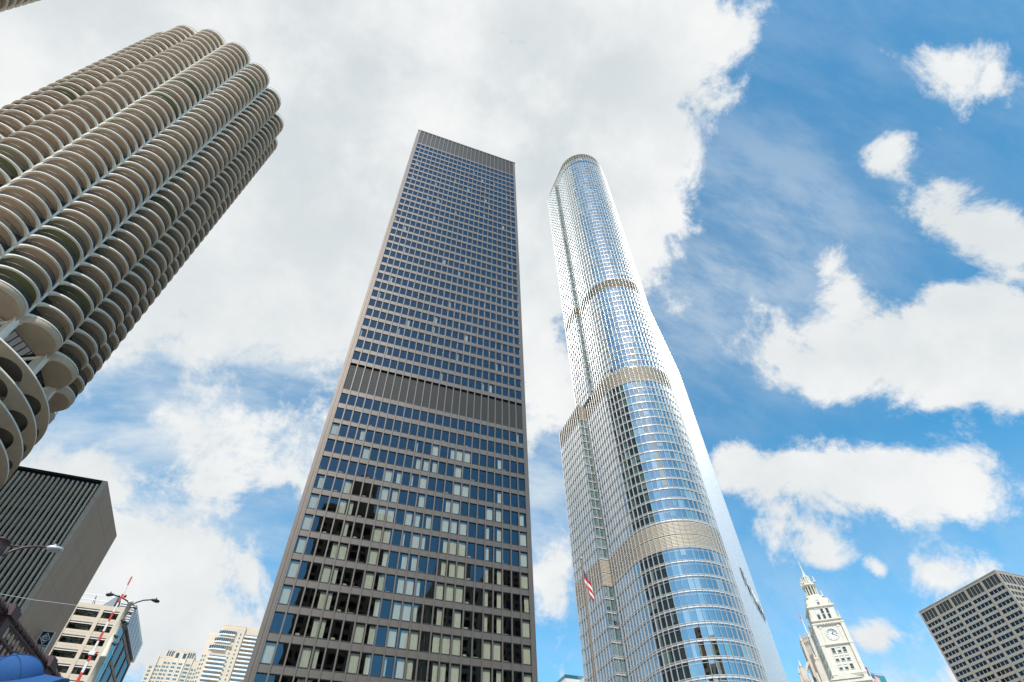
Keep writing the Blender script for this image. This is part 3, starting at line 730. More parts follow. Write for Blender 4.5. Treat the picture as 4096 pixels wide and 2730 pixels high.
# glazed east side: brown frame, big panes
for k in range(10):
    zt = CZ - 3.5 - 6.56 * k
    if zt < 8: break
    for j in range(3):
        y0 = CY + 9.5 + j * 7.4
        B_(MB().face([(CX + .1, y0 + .5, zt - 5.6), (CX + .1, y0 + 6.9, zt - 5.6), (CX + .1, y0 + 6.9, zt), (CX + .1, y0 + .5, zt)]), 'side_window', ['teal_glass'])
    B_(MB().box(CX - .3, CX + .26, CY + 9.2, CY + 32.4, zt + .02, zt + .92), 'side_band', ['brown_stone'])
for j in range(4):
    y0 = CY + 9.5 + j * 7.4; B_(MB().box(CX - .3, CX + .3, y0 - .45, y0 + .45, STREET, CZ - 2.6), 'side_pier', ['brown_stone'])
for k in range(20):
    zt = CZ - 2 - FLH * k
    if zt < 8: break
    for j in range(3):
        y0 = CY + 1.4 + j * 2.6
        B_(MB().face([(CX + .14, y0 + .06, zt - 3.1), (CX + .14, y0 + 2.5, zt - 3.1), (CX + .14, y0 + 2.5, zt), (CX + .14, y0 + .06, zt)]), 'corner_pane', ['green_glass'])
    B_(MB().box(CX - .1, CX + .2, CY + 1.3, CY + 9.05, zt + .02, zt + .16), 'corner_transom', ['white_metal'])
# plant screen on the roof corner and open steel frame
for k in range(9):
    z = CZ - 1.9 + k * .62; B_(MB().box(CX - 3.2, CX + .9, CY + 5, CY + 5.18, z, z + .34).box(CX + .75, CX + .9, CY + 5.2, CY + 33, z, z + .34), 'roof_slat', ['white_metal'])
B_(MB().box(CX - 3, CX + .6, CY + 5.4, CY + 33, CZ - 2, CZ + 3.2), 'roof_plant_box', ['grey_metal'])
for z in (CZ + .9, CZ + 2.1, CZ + 3.4): B_(MB().box(CW + 20, CX - 3.6, CY + 3, CY + 3.12, z, z + .3), 'roof_rail', ['white_metal'])
for k in range(5):
    x = CX - 4 - k * 5; B_(MB().bar((x, CY + 3.1, CZ - .2), (x, CY + 3.1, CZ + 3.7), .16, .16).bar((x, CY + 3.2, CZ + 3.4), (x, CY + 7, CZ - .2), .16, .16), 'roof_frame', ['grey_metal'])
B_(MB().face([(CX - 6.5, CY + 1.5, CZ), (CX - 3.4, CY + 1.5, CZ), (CX - 3.4, CY + 1.5, CZ + 3.8)]).face([(CX - 6.5, CY + 6, CZ), (CX - 3.4, CY + 6, CZ + 3.8), (CX - 3.4, CY + 6, CZ)]).face([(CX - 6.5, CY + 1.5, CZ), (CX - 3.4, CY + 1.5, CZ + 3.8), (CX - 3.4, CY + 6, CZ + 3.8), (CX - 6.5, CY + 6, CZ)]), 'roof_skylight', ['grey_metal'])

# ------------------------------------------------------------------ two beige apartment towers far up the street
AT = thing('apartment_tower', 'beige apartment tower with stacked white balconies, half hidden by the dark office tower', 'apartment tower', (-40, 497, STREET))
def AP(mb, name, mats): return mb.build(name, mats, AT, (40, -497, -STREET))
AZ = 192.8; AY = 497
AP(MB().prism([(-62, AY + 2), (-57.5, AY), (-37.6, AY), (-37.6, AY + 1.6), (-14, AY + 1.6), (-14, AY + 30), (-62, AY + 30)], STREET, AZ - 8.5), 'wall', ['beige_stone'])
AP(MB().prism([(-54.8, AY + 1.2), (-51.5, AY + .2), (-37.6, AY + .2), (-37.6, AY + 2), (-14, AY + 2), (-14, AY + 26), (-54.8, AY + 26)], AZ - 8.6, AZ), 'upper_wall', ['beige_stone'])
AP(MB().box(-62.05, -56, AY + 2.4, AY + 20, AZ - 8.6, AZ - 6.5), 'parapet', ['beige_pale'])
for z in (AZ - .6, AZ - 3.2): AP(MB().box(-54.4, -38, AY + .1, AY + .2, z, z + .15), 'string_course', ['beige_pale'])
bz = 185.2; me_rail = MB().box(0, 21, -1.3, -1.22, .1, 1.05, 0).box(0, 21, -1.35, 1.55, -.18, .0, 1)
for k in range(16): me_rail.box(.2 + k * 1.35, .28 + k * 1.35, -1.33, -1.20, .0, 1.1, 1)
me_rail = me_rail.mesh('balcony', ['white_metal', 'beige_pale'])
me_rail2 = MB().box(0, 12.5, -1.3, -1.22, .1, 1.05, 0).box(0, 12.5, -1.35, .1, -.18, .0, 1).mesh('balcony', ['white_metal', 'beige_pale'])
me_dk = MB().face([(0, .0, .05), (20, 0, .05), (20, 0, 2.3), (0, 0, 2.3)], 0)
for k in range(8): me_dk.box(k * 2.6, k * 2.6 + .35, -.1, .02, 0, 2.6, 1)
me_dk = me_dk.mesh('balcony_window', ['green_glass', 'beige_stone'])
me_sw = MB().face([(0, -.02, 0), (1.05, -.02, 0), (1.05, -.02, 1.2), (0, -.02, 1.2)], 0).box(-.08, 1.13, -.05, .0, -.1, -.02, 1).mesh('window', ['green_glass', 'beige_pale'])
me_bay = MB()
for x0, y0, x1, y1 in ((-.2, .2, 3.2, -1.4), (3.2, -1.4, 11.8, -1.4)):
    me_bay.face([(x0, y0, .2), (x1, y1, .2), (x1, y1, 3.4), (x0, y0, 3.4)], 0)
    d = Vector((x1 - x0, y1 - y0, 0)); n_ = int(d.length / 1.4)
    for q in range(n_ + 1): me_bay.bar((x0 + d.x * q / n_, y0 + d.y * q / n_ - .03, .2), (x0 + d.x * q / n_, y0 + d.y * q / n_ - .03, 3.4), .12, .1, 1)
    me_bay.bar((x0, y0 - .1, .7), (x1, y1 - .1, .7), .1, .9, 1)
me_bay = me_bay.mesh('bay_window', ['teal_glass', 'white_metal'])
for k in range(26):
    z = bz - 2.87 * k; put('balcony', me_rail, AT, (-37 + 40, 1.6, z - STREET)); put('balcony_window', me_dk, AT, (-36.8 + 40, 1.55, z - STREET))
    for x in (-44.2, -40.6): put('window', me_sw, AT, (x + 40, 0, z + .8 - STREET))
    if k > 5:
        put('balcony', me_rail2, AT, (-57 + 40, 0, z - STREET)); put('balcony_window', me_dk, AT, (-56.8 + 40, -.03, z - STREET)).scale = (.6, 1, 1)
        for x in (-61.6, -59.9): o = put('window', me_sw, AT, (x + 40, 1.6 - (x + 61.6) * .44, z + .8 - STREET), R(-24))
for k in range(3): put('bay_window', me_bay, AT, (-55.5 - k * 1.6 + 40, 0, bz - 1.0 - 5.4 * k - STREET))
for k in range(3): AP(MB().prism([(-55.8 - k * 1.6, AY + .3), (-52.4 - k * 1.6, AY - 1.6), (-43.3, AY - 1.6), (-43.3, AY + .3)], bz - 1.0 - 5.4 * k + 3.45, bz - 5.4 * k + 3.2), 'bay_roof', ['beige_stone'])
AP(MB().tube([(-26, AY + 8, AZ), (-26, AY + 8, AZ + 9)], [.5, .3], 6), 'roof_mast', ['white_metal'])

LT = thing('apartment_tower', 'smaller beige stepped tower with green-tinted windows, farther up the street', 'apartment tower', (-95, 592, STREET))
def LP(mb, name, mats): return mb.build(name, mats, LT, (95, -592, -STREET))
LY = 592; FL = 2.95
for nm, x0, x1, y0, zt in (('wall', -111.5, -70, 0, 190), ('side_wing', -106, -72, -.6, 196.5), ('centre_wall', -101.2, -78.8, -1.4, 203), ('centre_bay', -94.8, -84.5, -2.2, 202)):
    LP(MB().box(x0, x1, LY + y0, LY + 26, STREET, zt).box(x0 - .15, x1 + .15, LY + y0 - .15, LY + y0, zt - .5, zt + .1), nm, ['beige_stone' if 'bay' not in nm else 'beige_pale'])
me_lw = MB().face([(0, -.03, 0), (2.3, -.03, 0), (2.3, -.03, 1.5), (0, -.03, 1.5)], 0).box(1.1, 1.2, -.08, 0, 0, 1.5, 1).box(-.1, 2.4, -.09, 0, -.14, -.04, 1).mesh('window', ['green_glass', 'beige_pale'])
me_lt = MB().face([(0, -.03, 0), (1.1, -.03, 0), (1.1, -.03, 4.2), (0, -.03, 4.2)], 0).box(-.12, 0, -.12, 0, 0, 4.4, 1).mesh('tall_window', ['teal_glass', 'beige_pale'])
for k in range(16):
    z = 191.3 - FL * k
    for x in (-100.4, -97.3, -82.9, -80.9): put('window', me_lw, LT, (x + 95, -1.4, z - STREET))
    for x in (-93.6, -88.6): put('window', me_lw, LT, (x + 95, -2.2, z - STREET)).scale = (1.3, 1, 1)
    if k > 0:
        for x in (-105.4, -103.2): put('window', me_lw, LT, (x + 95, -.6, z - STREET)).scale = (.7, 1, 1)
        put('window', me_lw, LT, (-110.4 + 95, 0, z - 1 - STREET))
        for x in (-77.5, -74.8): put('window', me_lw, LT, (x + 95, -.6, z - STREET)).scale = (.8, 1, 1)
for x in (-100.6, -98.9, -97.2, -95.9, -83.8, -82.2, -80.6, -79.3 - .6): put('tall_window', me_lt, LT, (x + 95, -1.4, 197.5 - STREET))
for x in (-93.4, -87.6): put('tall_window', me_lt, LT, (x + 95, -2.2, 196.4 - STREET)).scale = (2.4, 1, 1)
for k in range(12):
    LP(MB().bar((-101 + k * 2, LY - .9, 203), (-101 + k * 2, LY - .9, 203.8 + (k % 5 == 0) * 1.6), .3, .3), 'finial', ['beige_stone'])
for x in (-101.2, -94.9, -84.4, -78.8, -106, -90): LP(MB().box(x - .35, x + .35, LY - (2.5 if -95 < x < -84 else 1.75), LY - .5, STREET, 200), 'rib', ['beige_pale'])

# ------------------------------------------------------------------ white glazed-tile clock tower
CT = thing('clock_tower', 'ornate white terracotta clock tower with a columned lantern and spire', 'clock tower', (221.2, 194.6, STREET), None, R(-37))
def C_(mb, name, mats, parent=None): return mb.build(name, mats, parent or CT, (0, 0, -STREET) if parent is None else None)
HW = 5.75
C_(MB().box(-HW, HW, -HW, HW, 60, 105), 'shaft', ['terracotta'])
for sx_ in (-1, 1):
    for sy_ in (-1, 1): C_(MB().box(sx_ * HW - .75, sx_ * HW + .75, sy_ * HW - .75, sy_ * HW + .75, 60, 104.6).box(sx_ * HW - .9, sx_ * HW + .9, sy_ * HW - .9, sy_ * HW + .9, 96.2, 97), 'corner_pier', ['terracotta'])
def cornice(z, r, h, name='cornice', den=True):
    mb = MB().box(-r, r, -r, r, z, z + h * .45).box(-r - .35, r + .35, -r - .35, r + .35, z + h * .45, z + h).box(-r - .2, r + .2, -r - .2, r + .2, z + h, z + h + .15)
    if den:
        n_ = int(2 * r / .6)
        for k in range(n_):
            x = -r + (k + .5) * 2 * r / n_
            mb.box(x - .12, x + .12, -r - .3, -r, z + .05, z + h * .44).box(-r - .3, -r, x - .12, x + .12, z + .05, z + h * .44)
    C_(mb, name, ['terracotta'])
cornice(96.2, HW + .3, .55); cornice(104.4, HW + .5, .9); cornice(106.1, HW + .2, .7); cornice(112.2, HW - .3, .8); cornice(84.2, HW + .6, 1.3)
C_(MB().box(-HW + .5, HW - .5, -HW + .5, HW - .5, 105, 112.4), 'belfry_stage', ['terracotta'])
C_(MB().box(-HW + 1.2, HW - 1.2, -HW + 1.2, HW - 1.2, 112.6, 116.4), 'attic_stage', ['terracotta'])
C_(MB().box(-HW + 2.4, HW - 2.4, -HW + 2.4, HW - 2.4, 116.4, 118.2).lathe([(3.2, 118), (3.2, 119), (.01, 119)], 20), 'lantern_base', ['terracotta'])
C_(MB().lathe([(.01, 119), (1.7, 119), (1.7, 123.6)], 14), 'lantern_drum', ['terracotta_dark'])
for k in range(12):
    a = R(30 * k); C_(MB().lathe([(.36, 119), (.30, 119.4), (.27, 123.2), (.38, 123.6)], 8, 0, 2.5 * math.cos(a), 2.5 * math.sin(a)), 'lantern_column', ['terracotta'])
C_(MB().lathe([(.01, 123.5), (2.9, 123.5), (3.15, 124), (3.15, 124.5), (2.6, 124.8), (.01, 124.8)], 24), 'lantern_entablature', ['terracotta'])
C_(MB().lathe([(1.9, 124.8), (1.5, 125.4), (1.35, 128), (1.6, 128.2), (1.6, 128.7), (.75, 129.2), (.6, 129.6), (.34, 132), (.42, 132.2), (.2, 135), (.26, 135.2), (.02, 137)], 12), 'spire', ['terracotta'])
for k in range(8):
    a = R(45 * k + 22); C_(MB().bar((1.5 * math.cos(a), 1.5 * math.sin(a), 124.8), (1.5 * math.cos(a), 1.5 * math.sin(a), 128.4), .35, .35), 'lantern_rib', ['terracotta'])
fin_me = MB().lathe([(.5, 0), (.42, .5), (.3, .9), (.5, 1.2), (.2, 1.8), (.28, 2.0), (.02, 2.9)], 8).mesh('finial', ['terracotta'])
for r_, z in ((HW - 1, 113.2), (HW + .1, 106.9), (2.7, 124.7), (HW - 2.4, 117.6)):
    for a, b in ((-1, -1), (1, -1), (-1, 1), (1, 1)) + (((0, -1), (-1, 0)) if z == 124.7 else ()): put('finial', fin_me, CT, (a * r_, b * r_, z - STREET))
win_me = MB().face([(-.62, 0, 0), (.62, 0, 0), (.62, 0, 1)  , (-.62, 0, 1)], 0).box(-.62, .62, -.05, .02, .48, .52, 1).box(-.75, -.62, -.16, .02, -.02, 1.03, 1).box(.62, .75, -.16, .02, -.02, 1.03, 1).box(-.75, .75, -.2, .02, 1.0, 1.06, 1).box(-.8, .8, -.22, .02, -.07, -.0, 1).mesh('window', ['dark_glass', 'terracotta'])
bl_me = MB().face([(-.6, 0, .0), (.6, 0, .0), (.6, 0, .42), (-.6, 0, .42)]).mesh('window_blind', ['shade_white'])
def cwindow(x, z, h, face, sc_=1.0, off=HW):
    o = put('window', win_me, CT, (x, -off - .02, z - STREET) if face == 0 else (-off - .02, -x, z - STREET), 0 if face == 0 else R(-90)); o.scale = (sc_, 1, h)
    if random.random() < .6:
        b = put('window_blind', bl_me, o, (0, -.012, .55)); 
for face in (0, 1):
    for x in (-2.2, 0, 2.2):
        for z in (93.2, 90.0, 86.7): cwindow(x, z, 1.9, face)
        cwindow(x, 106.9 + .2, 4.6, face, .85, HW - .5)
        cwindow(x, 80.8, 1.9, face)
    cwindow(0, 114.0, 1.8, face, .8, HW - 1.2)
def clock(face):
    o = put('clock_face', MB().lathe([(2.35, -.10), (2.35, .12), (2.2, .16), (2.2, .06), (.01, .06)], 40).mesh('clock_face', ['clock_white']), CT)
    o.rotation_euler = (R(90), 0, 0 if face == 0 else R(-90)); o.location = (0, -HW - .1, 100.6 - STREET) if face == 0 else (-HW - .1, 0, 100.6 - STREET)
    tick = MB().box(-.10, .10, 1.45, 2.02, .07, .10)
    tme = tick.mesh('hour_mark', ['clock_black'])
    for k in range(12): put('hour_mark', tme, o, (0, 0, 0), R(30 * k))
    put('hour_hand', MB().box(-.14, .14, -.3, 1.15, .12, .15).mesh('hour_hand', ['clock_black']), o, (0, 0, 0), -R(40))
    put('minute_hand', MB().box(-.09, .09, -.4, 1.8, .16, .19).mesh('minute_hand', ['clock_black']), o, (0, 0, 0), -R(118))
    mb = MB()
    for k in range(24):
        a0, a1 = R(15 * k), R(15 * k + 11); mb.face([(r * math.cos(a), r * math.sin(a), .05) for r, a in ((2.42, a0), (2.6, a0), (2.6, a1), (2.42, a1))])
    put('clock_surround', mb.mesh('clock_surround', ['terracotta']), o)
clock(0); clock(1)
for x in (-3.6, 3.6):
    C_(MB().box(x - .28, x + .28, -HW - .16, -HW, 97.2, 104.2).box(x - .5, x + .5, -HW - .26, -HW, 103.2, 104.2).box(x - .45, x + .45, -HW - .2, -HW, 97.0, 97.8), 'pilaster', ['terracotta'])
# main block below
C_(MB().box(-16, 7.2, -8, 30, STREET, 82.6).box(-16.5, 7.7, -8.6, 30, 81.2, 82), 'main_block', ['terracotta'])
C_(MB().face([(-9, -8.4, 82.6), (4, -8.4, 82.6), (-2.5, -8.4, 85)]).face([(-9, -8.4, 82.6), (-2.5, -8.4, 85), (-2.5, -4, 85), (-9, -4, 82.6)]).face([(4, -8.4, 82.6), (4, -4, 82.6), (-2.5, -4, 85), (-2.5, -8.4, 85)]), 'gable', ['terracotta'])

# ------------------------------------------------------------------ gothic stone tower behind it
GT = thing('gothic_tower', 'tan gothic stone tower with buttresses and pinnacles behind the clock tower', 'tower', (283, 261, STREET), None, R(-37))
def G_(mb, name, mats, loc=None, rz=0): return put(name, mb.mesh(name, mats), GT, loc or (0, 0, -STREET), rz)
octo = lambda r, o=22.5: [(r * math.cos(R(45 * k + o)), r * math.sin(R(45 * k + o))) for k in range(8)]
G_(MB().prism(octo(7.4), 100, 133), 'crown', ['gothic_stone']); G_(MB().box(-13, 13, -13, 13, STREET, 110), 'shaft', ['gothic_stone'])
pin = MB().prism([(r * math.cos(R(60 * k)), r * math.sin(R(60 * k))) for r, k in ((.8, 0), (.8, 1), (.8, 2), (.8, 3), (.8, 4), (.8, 5))], 0, 5, 0).lathe([(1.0, 5), (.6, 5.6), (.02, 9)], 6).mesh('pinnacle', ['gothic_stone'])
for k, (x, y) in enumerate(octo(7.6)):
    put('pinnacle', pin, GT, (x, y, 127 - STREET))
    G_(MB().box(x - .7, x + .7, y - .7, y + .7, 100, 130), 'crown_pier', ['gothic_stone'])
    G_(MB().box(-1.6, 1.6, -.35, 0, 108, 124).mesh and MB().box(-1.3, 1.3, -.25, .05, 106, 124), 'lancet_opening', ['terracotta_dark'], (6.98 * math.cos(R(45 * k)), 6.98 * math.sin(R(45 * k)), -STREET), R(45 * k + 90))
    bx, by = x * 1.85, y * 1.85
    G_(MB().box(bx - 1.2, bx + 1.2, by - 1.2, by + 1.2, 95, 117), 'buttress_pier', ['gothic_stone']); put('pinnacle', pin, GT, (bx, by, 113.5 - STREET))
    ap = MB(); prev = None
    for q in range(9):
        t = q / 8; p = Vector((x + (bx - x) * t, y + (by - y) * t, 121 - 9 * (1 - math.cos(t * math.pi / 2))))
        if prev: ap.bar(prev, p, .9, 1.3)
        prev = p
    G_(ap, 'flying_buttress', ['gothic_stone'])
for z in (133, 129.5):
    mb = MB()
    for k in range(8):
        a, b = octo(7.7)[k], octo(7.7)[(k + 1) % 8]
        for q in range(5):
            t = (q + .5) / 5; mb.bar((a[0] + (b[0] - a[0]) * t, a[1] + (b[1] - a[1]) * t, z), (a[0] + (b[0] - a[0]) * t, a[1] + (b[1] - a[1]) * t, z + 1.7), .35, .35)
        mb.bar((*a, z + 1.3), (*b, z + 1.3), .4, .4)
    G_(mb, 'parapet_tracery', ['gothic_stone'])
for k in range(7):
    x = -11.5 + k * 3.83
    G_(MB().box(x - .5, x + .5, -13.7, -13, STREET, 112).box(-13.7, -13, x - .5, x + .5, STREET, 112), 'pier', ['gothic_stone'])
lw = MB().face([(-.8, 0, 0), (.8, 0, 0), (.8, 0, 2), (0, 0, 2.9), (-.8, 0, 2)], 0).mesh('lancet_window', ['dark_glass'])
for z in range(84, 110, 4):
    for k in range(6):
        x = -11.5 + 1.92 + k * 3.83; put('lancet_window', lw, GT, (x, -13.03, z - STREET)); put('lancet_window', lw, GT, (-13.03, x, z - STREET), R(-90))

# ------------------------------------------------------------------ grey concrete office block (right edge)
EB = thing('concrete_office_block', 'grey concrete office block with groups of four dark windows, cut by the right edge', 'office building', (353, 186.3, STREET))
EX, EY0, EY1, EZ = 353.0, 186.3, 240.0, 150.0; BW = (EY1 - EY0) / 5
def E_(mb, name, mats): return mb.build(name, mats, EB, (-EX, -EY0, -STREET))
E_(MB().box(EX + .9, EX + 48, EY0 + .9, EY1 - .2, STREET, EZ - .4), 'body', ['interior'])
E_(MB().box(EX - .15, EX + 48.2, EY0 - .15, EY1 + .1, EZ - .38, EZ), 'roof_edge', ['grey_concrete'])
erows = [143.3 - 3.32 * k for k in range(41)]
for k in range(6):
    y = EY0 + BW * k
    E_(MB().box(EX - .04, EX + .8, y - (.65 if k else .1), y + (.65 if k < 5 else .1), STREET, EZ - .4).box(EX - .12, EX - .03, y - .09, y + .09, STREET, EZ - .4), 'column', ['grey_concrete'])
for k in range(5):
    x = EX + 11.0 * k + .4
    E_(MB().box(x - .5, x + .6, EY0 - .22, EY0 + .8, STREET, EZ - .4), 'column', ['grey_concrete'])
for k in range(5):
    for j in range(1, 4):
        y = EY0 + BW * k + .65 + (BW - 1.3) * j / 4; E_(MB().box(EX + .18, EX + .5, y - .07, y + .07, STREET, EZ - .4), 'mullion', ['pale_mullion'])
for k in range(4):
    for j in range(1, 4):
        x = EX + 11 * k + 1 + 9.8 * j / 4; E_(MB().box(x - .08, x + .08, EY0 - .16, EY0 + .5, STREET, EZ - .4), 'mullion', ['pale_mullion'])
mb = MB(); pw = (BW - 1.3) / 4 - .16
for z in erows + [EZ - .4]:
    top = z; mb.box(EX + .05, EX + .7, EY0 + .2, EY1 - .2, z - 1.35, z, 0); mb.box(EX + .2, EX + 48, EY0 + .05, EY0 + .7, z - 1.35, z, 0)
E_(mb, 'spandrel_bands', ['grey_concrete'])
pane = MB().face([(.42, 0, 0), (.42, pw, 0), (.42, pw, 1), (.42, 0, 1)], 0).mesh('window', ['dark_glass']); lou = MB().face([(.42, 0, 0), (.42, pw, 0), (.42, pw, 1), (.42, 0, 1)], 0)
for q in range(12): lou.box(.30, .40, 0, pw, q / 12, q / 12 + .05, 0)
lou = lou.mesh('louvre_panel', ['louvre_dark'])
bl2 = MB().face([(.7, 0, 0), (.7, pw, 0), (.7, pw, 1), (.7, 0, 1)], 0).mesh('window_blind', ['blind_brown'])
rg = random.Random(4); low = MB()
for zi, z in enumerate(erows):
    for k in range(5):
        bd = rg.random() < .35
        for j in range(4):
            y = EY0 + BW * k + .65 + (BW - 1.3) * j / 4 + .08
            z1 = (EZ - .4 - 1.35) if zi == 0 else erows[zi - 1] - 1.35; h = z1 - z
            if zi == 0: put('louvre_panel', lou, EB, (0, y - EY0, z - STREET)).scale = (1, 1, h)
            elif zi < 15:
                o = put('window', pane, EB, (0, y - EY0, z - STREET)); o.scale = (1, 1, h)
                if bd and rg.random() < .9: put('window_blind', bl2, o, (0, 0, .12)).scale = (1, 1, .88)
            else: low.face([(EX + .42, y, z), (EX + .42, y + pw, z), (EX + .42, y + pw, z1), (EX + .42, y, z1)])
stuff(E_(low, 'lower_windows', ['dark_glass']))
mb = MB()
for zi, z in enumerate(erows):
    z1 = (EZ - 1.75) if zi == 0 else erows[zi - 1] - 1.35; mb.face([(EX + .5, EY0 + .42, z), (EX + 47, EY0 + .42, z), (EX + 47, EY0 + .42, z1), (EX + .5, EY0 + .42, z1)])
E_(mb, 'south_glazing', ['dark_glass'])
for k in range(14): E_(MB().bar((EX + .6, EY0 + 6 + k * 2.3 + (k > 6) * 6, EZ), (EX + .6, EY0 + 6 + k * 2.3 + (k > 6) * 6, EZ + .8), .5, .12), 'roof_vent', ['white_metal'])

# ------------------------------------------------------------------ small glimpses: teal building, white building
TB = thing('teal_glass_building', 'teal glass building with a dark red plant room, just right of the clock tower', 'building', (462, 384, STREET))
MB().box(-5, 14, -2, 24, 0, 173 - STREET).build('body', ['teal_panel'], TB)
for k in range(12):
    MB().box(-5.1, 14, -2.12, -2, 170.3 - 3.6 * k - STREET, 170.7 - 3.6 * k - STREET).build('floor_band', ['grey_metal'], TB)
    MB().box(-4.5 + 1.55 * k, -4.35 + 1.55 * k, -2.2, -2, 0, 169.6).build('mullion', ['grey_metal'], TB)
MB().box(-1.6, 5.5, 4, 14, 160, 181 - STREET).build('plant_room', ['red_panel'], TB); MB().box(5.6, 11.5, 5, 14, 160, 177 - STREET).build('grey_stage', ['grey_metal'], TB)
for k in range(9): MB().bar((-4.8 + k * 2.3, -1.9, 173 - STREET), (-4.8 + k * 2.3, -1.9, 174.3 - STREET), .12, .12).build('rail_post', ['grey_metal'], TB)
MB().bar((-5, -1.9, 174.3 - STREET), (14, -1.9, 174.3 - STREET), .15, .12).build('rail', ['grey_metal'], TB)
WB = thing('white_building', 'low white building with a glass roof railing between the two tall towers', 'building', (110.6, 235.3, STREET))
zt = 88.5 - STREET
MB().box(0, 30, 0, 40, 0, zt - 1.5).build('wall', ['concrete_white_lit'], WB)
for k in range(14):
    MB().face([(k * 2 + .05, 0, zt - 1.35), (k * 2 + 1.95, 0, zt - 1.35), (k * 2 + 1.95, 0, zt - .06), (k * 2 + .05, 0, zt - .06)]).build('railing_pane', ['green_glass'], WB)
    MB().face([(0, k * 2 + .05, zt - 1.35), (0, k * 2 + 1.95, zt - 1.35), (0, k * 2 + 1.95, zt - .06), (0, k * 2 + .05, zt - .06)]).build('railing_pane', ['green_glass'], WB)
    MB().bar((k * 2, 0, zt - 1.5), (k * 2, 0, zt), .08, .08).bar((0, k * 2, zt - 1.5), (0, k * 2, zt), .08, .08).build('railing_post', ['grey_metal'], WB)
    MB().face([(.6 + k * 2, -.03, zt - 5.4), (2.5 + k * 2, -.03, zt - 5.4), (2.5 + k * 2, -.03, zt - 3.2), (.6 + k * 2, -.03, zt - 3.2)]).build('window', ['teal_glass'], WB)
MB().bar((0, 0, zt), (28, 0, zt), .1, .1).bar((0, 0, zt), (0, 28, zt), .1, .1).build('handrail', ['grey_metal'], WB)
MB().box(5.8, 30, -8, -.5, 0, zt - 2.2).build('annex', ['concrete_white_lit'], WB)

# ------------------------------------------------------------------ bridge railing
BR = thing('bridge_railing', 'dark maroon iron bridge railing with posts and bars at the lower left', 'railing', (bl(11.66), 11.66, STREET), None, -math.atan(.1207))
RT = 4.3 - STREET; SPC = 2.185
post_me = MB().box(-.09, .09, -.10, .10, 0, RT - .12).box(-.14, .14, -.15, .15, RT - .12, RT + .02).box(-.11, .11, -.12, .12, RT + .02, RT + .07).box(-.16, .05, -.03, .03, .0, RT - .2).mesh('post', ['bridge_paint'])
bar_me = MB().box(-.016, .016, -.016, .016, .1, RT - .34).mesh('baluster', ['bridge_paint'])
orn = MB()
for k in range(12):
    a0, a1 = R(30 * k), R(30 * k + 30)
    for (r0, r1) in ((.055, .085),): orn.face([(0, r * math.cos(a), RT - .23 + r * math.sin(a)) for r, a in ((r0, a0), (r1, a0), (r1, a1), (r0, a1))])
for k in range(4): orn.bar((0, .05 * math.cos(R(90 * k + 45)), RT - .23 + .05 * math.sin(R(90 * k + 45))), (0, .12 * math.cos(R(90 * k + 45)), RT - .23 + .12 * math.sin(R(90 * k + 45))), .02, .02)
orn = orn.mesh('ornament_ring', ['bridge_paint'])
for i in range(-6, 9):
    y = i * SPC; put('post', post_me, BR, (0, y, 0))
    for k in range(1, 13):
        put('baluster', bar_me, BR, (0, y + SPC * k / 13, 0))
    for k in range(8): put('ornament_ring', orn, BR, (0, y + .18 + (SPC - .36) * k / 7, 0))
    tp = [(0, y + .14, RT - .04), (0, y + SPC - .14, RT - .04)]
    mb = MB().tube(tp, .055, 10)
    for k in range(9): yy = y + .22 + k * (SPC - .44) / 8; mb.tube([(0, yy - .02, RT - .04), (0, yy + .02, RT - .04)], .075, 10)
    mb.build('top_rail', ['bridge_paint'], BR)
    MB().box(-.03, .03, y + .1, y + SPC - .1, RT - .36, RT - .33).box(-.03, .03, y + .1, y + SPC - .1, RT - .13, RT - .10).box(-.03, .03, y + .1, y + SPC - .1, .08, .13).build('cross_rail', ['bridge_paint'], BR)
for k in range(20):
    MB().box(-.02, .02, -.02, .02, 0, .01)

# ------------------------------------------------------------------ lamps, gate, flag poles, wire
def at(px, py, d): v = ray(px, py); return v * (d / math.hypot(v.x, v.y))
L0 = at(14, 2163, 26.0)
LM = thing('street_lamp', 'thick maroon lamp post with a curved arm and flat grey head, left edge', 'street lamp', (L0.x, L0.y, STREET))
hz = L0.z - STREET
MB().lathe([(.32, 0), (.32, .5), (.22, .7), (.20, hz - .4), (.23, hz - .3), (.23, hz - .05), (.26, hz - .04), (.26, hz), (.01, hz + .05)], 16).build('post', ['lamp_purple'], LM)
def rel(px, py, d): return at(px, py, d) - Vector((L0.x, L0.y, STREET))
MB().tube([rel(10, 2225, 26), rel(45, 2205, 26.0), rel(95, 2190, 26.0), rel(145, 2186, 26.0), rel(190, 2190, 26.0)], [.045, .045, .042, .038, .035], 8).tube([rel(25, 2181, 26), rel(60, 2186, 26), rel(90, 2191, 26)], .035, 8).build('arm', ['lamp_purple'], LM)
h0, h1 = rel(186, 2190, 26), rel(252, 2201, 26); hd = (h1 - h0).normalized()
hm = MB(); sd_ = hd.cross(Vector((0, 0, 1))).normalized(); rw = []
for t, wd, th in ((0, .05, .05), (.12, .10, .09), (.3, .15, .10), (.7, .16, .085), (.93, .13, .06), (1.0, .05, .03)):
    c = h0 + (h1 - h0) * t; rw.append([c + sd_ * wd * math.cos(a) + Vector((0, 0, th * math.sin(a))) for a in [R(30 * k) for k in range(12)]])
hm.grid(rw, 0, True); hm.face(rw[-1], 0); hd_o = hm.build('lamp_head', ['led_head'], LM)
c = h0 + (h1 - h0) * .62
MB().face([c + hd * a * .16 + sd_ * b * .11 + Vector((0, 0, -.094)) for a, b in ((-1, -1), (1, -1), (1, 1), (-1, 1))]).build('lens', ['lens'], hd_o)
MB().tube([h0 + (h1 - h0) * .4 + Vector((0, 0, .08)), h0 + (h1 - h0) * .4 + Vector((0, 0, .16))], .05, 8).build('photocell', ['led_head'], hd_o)

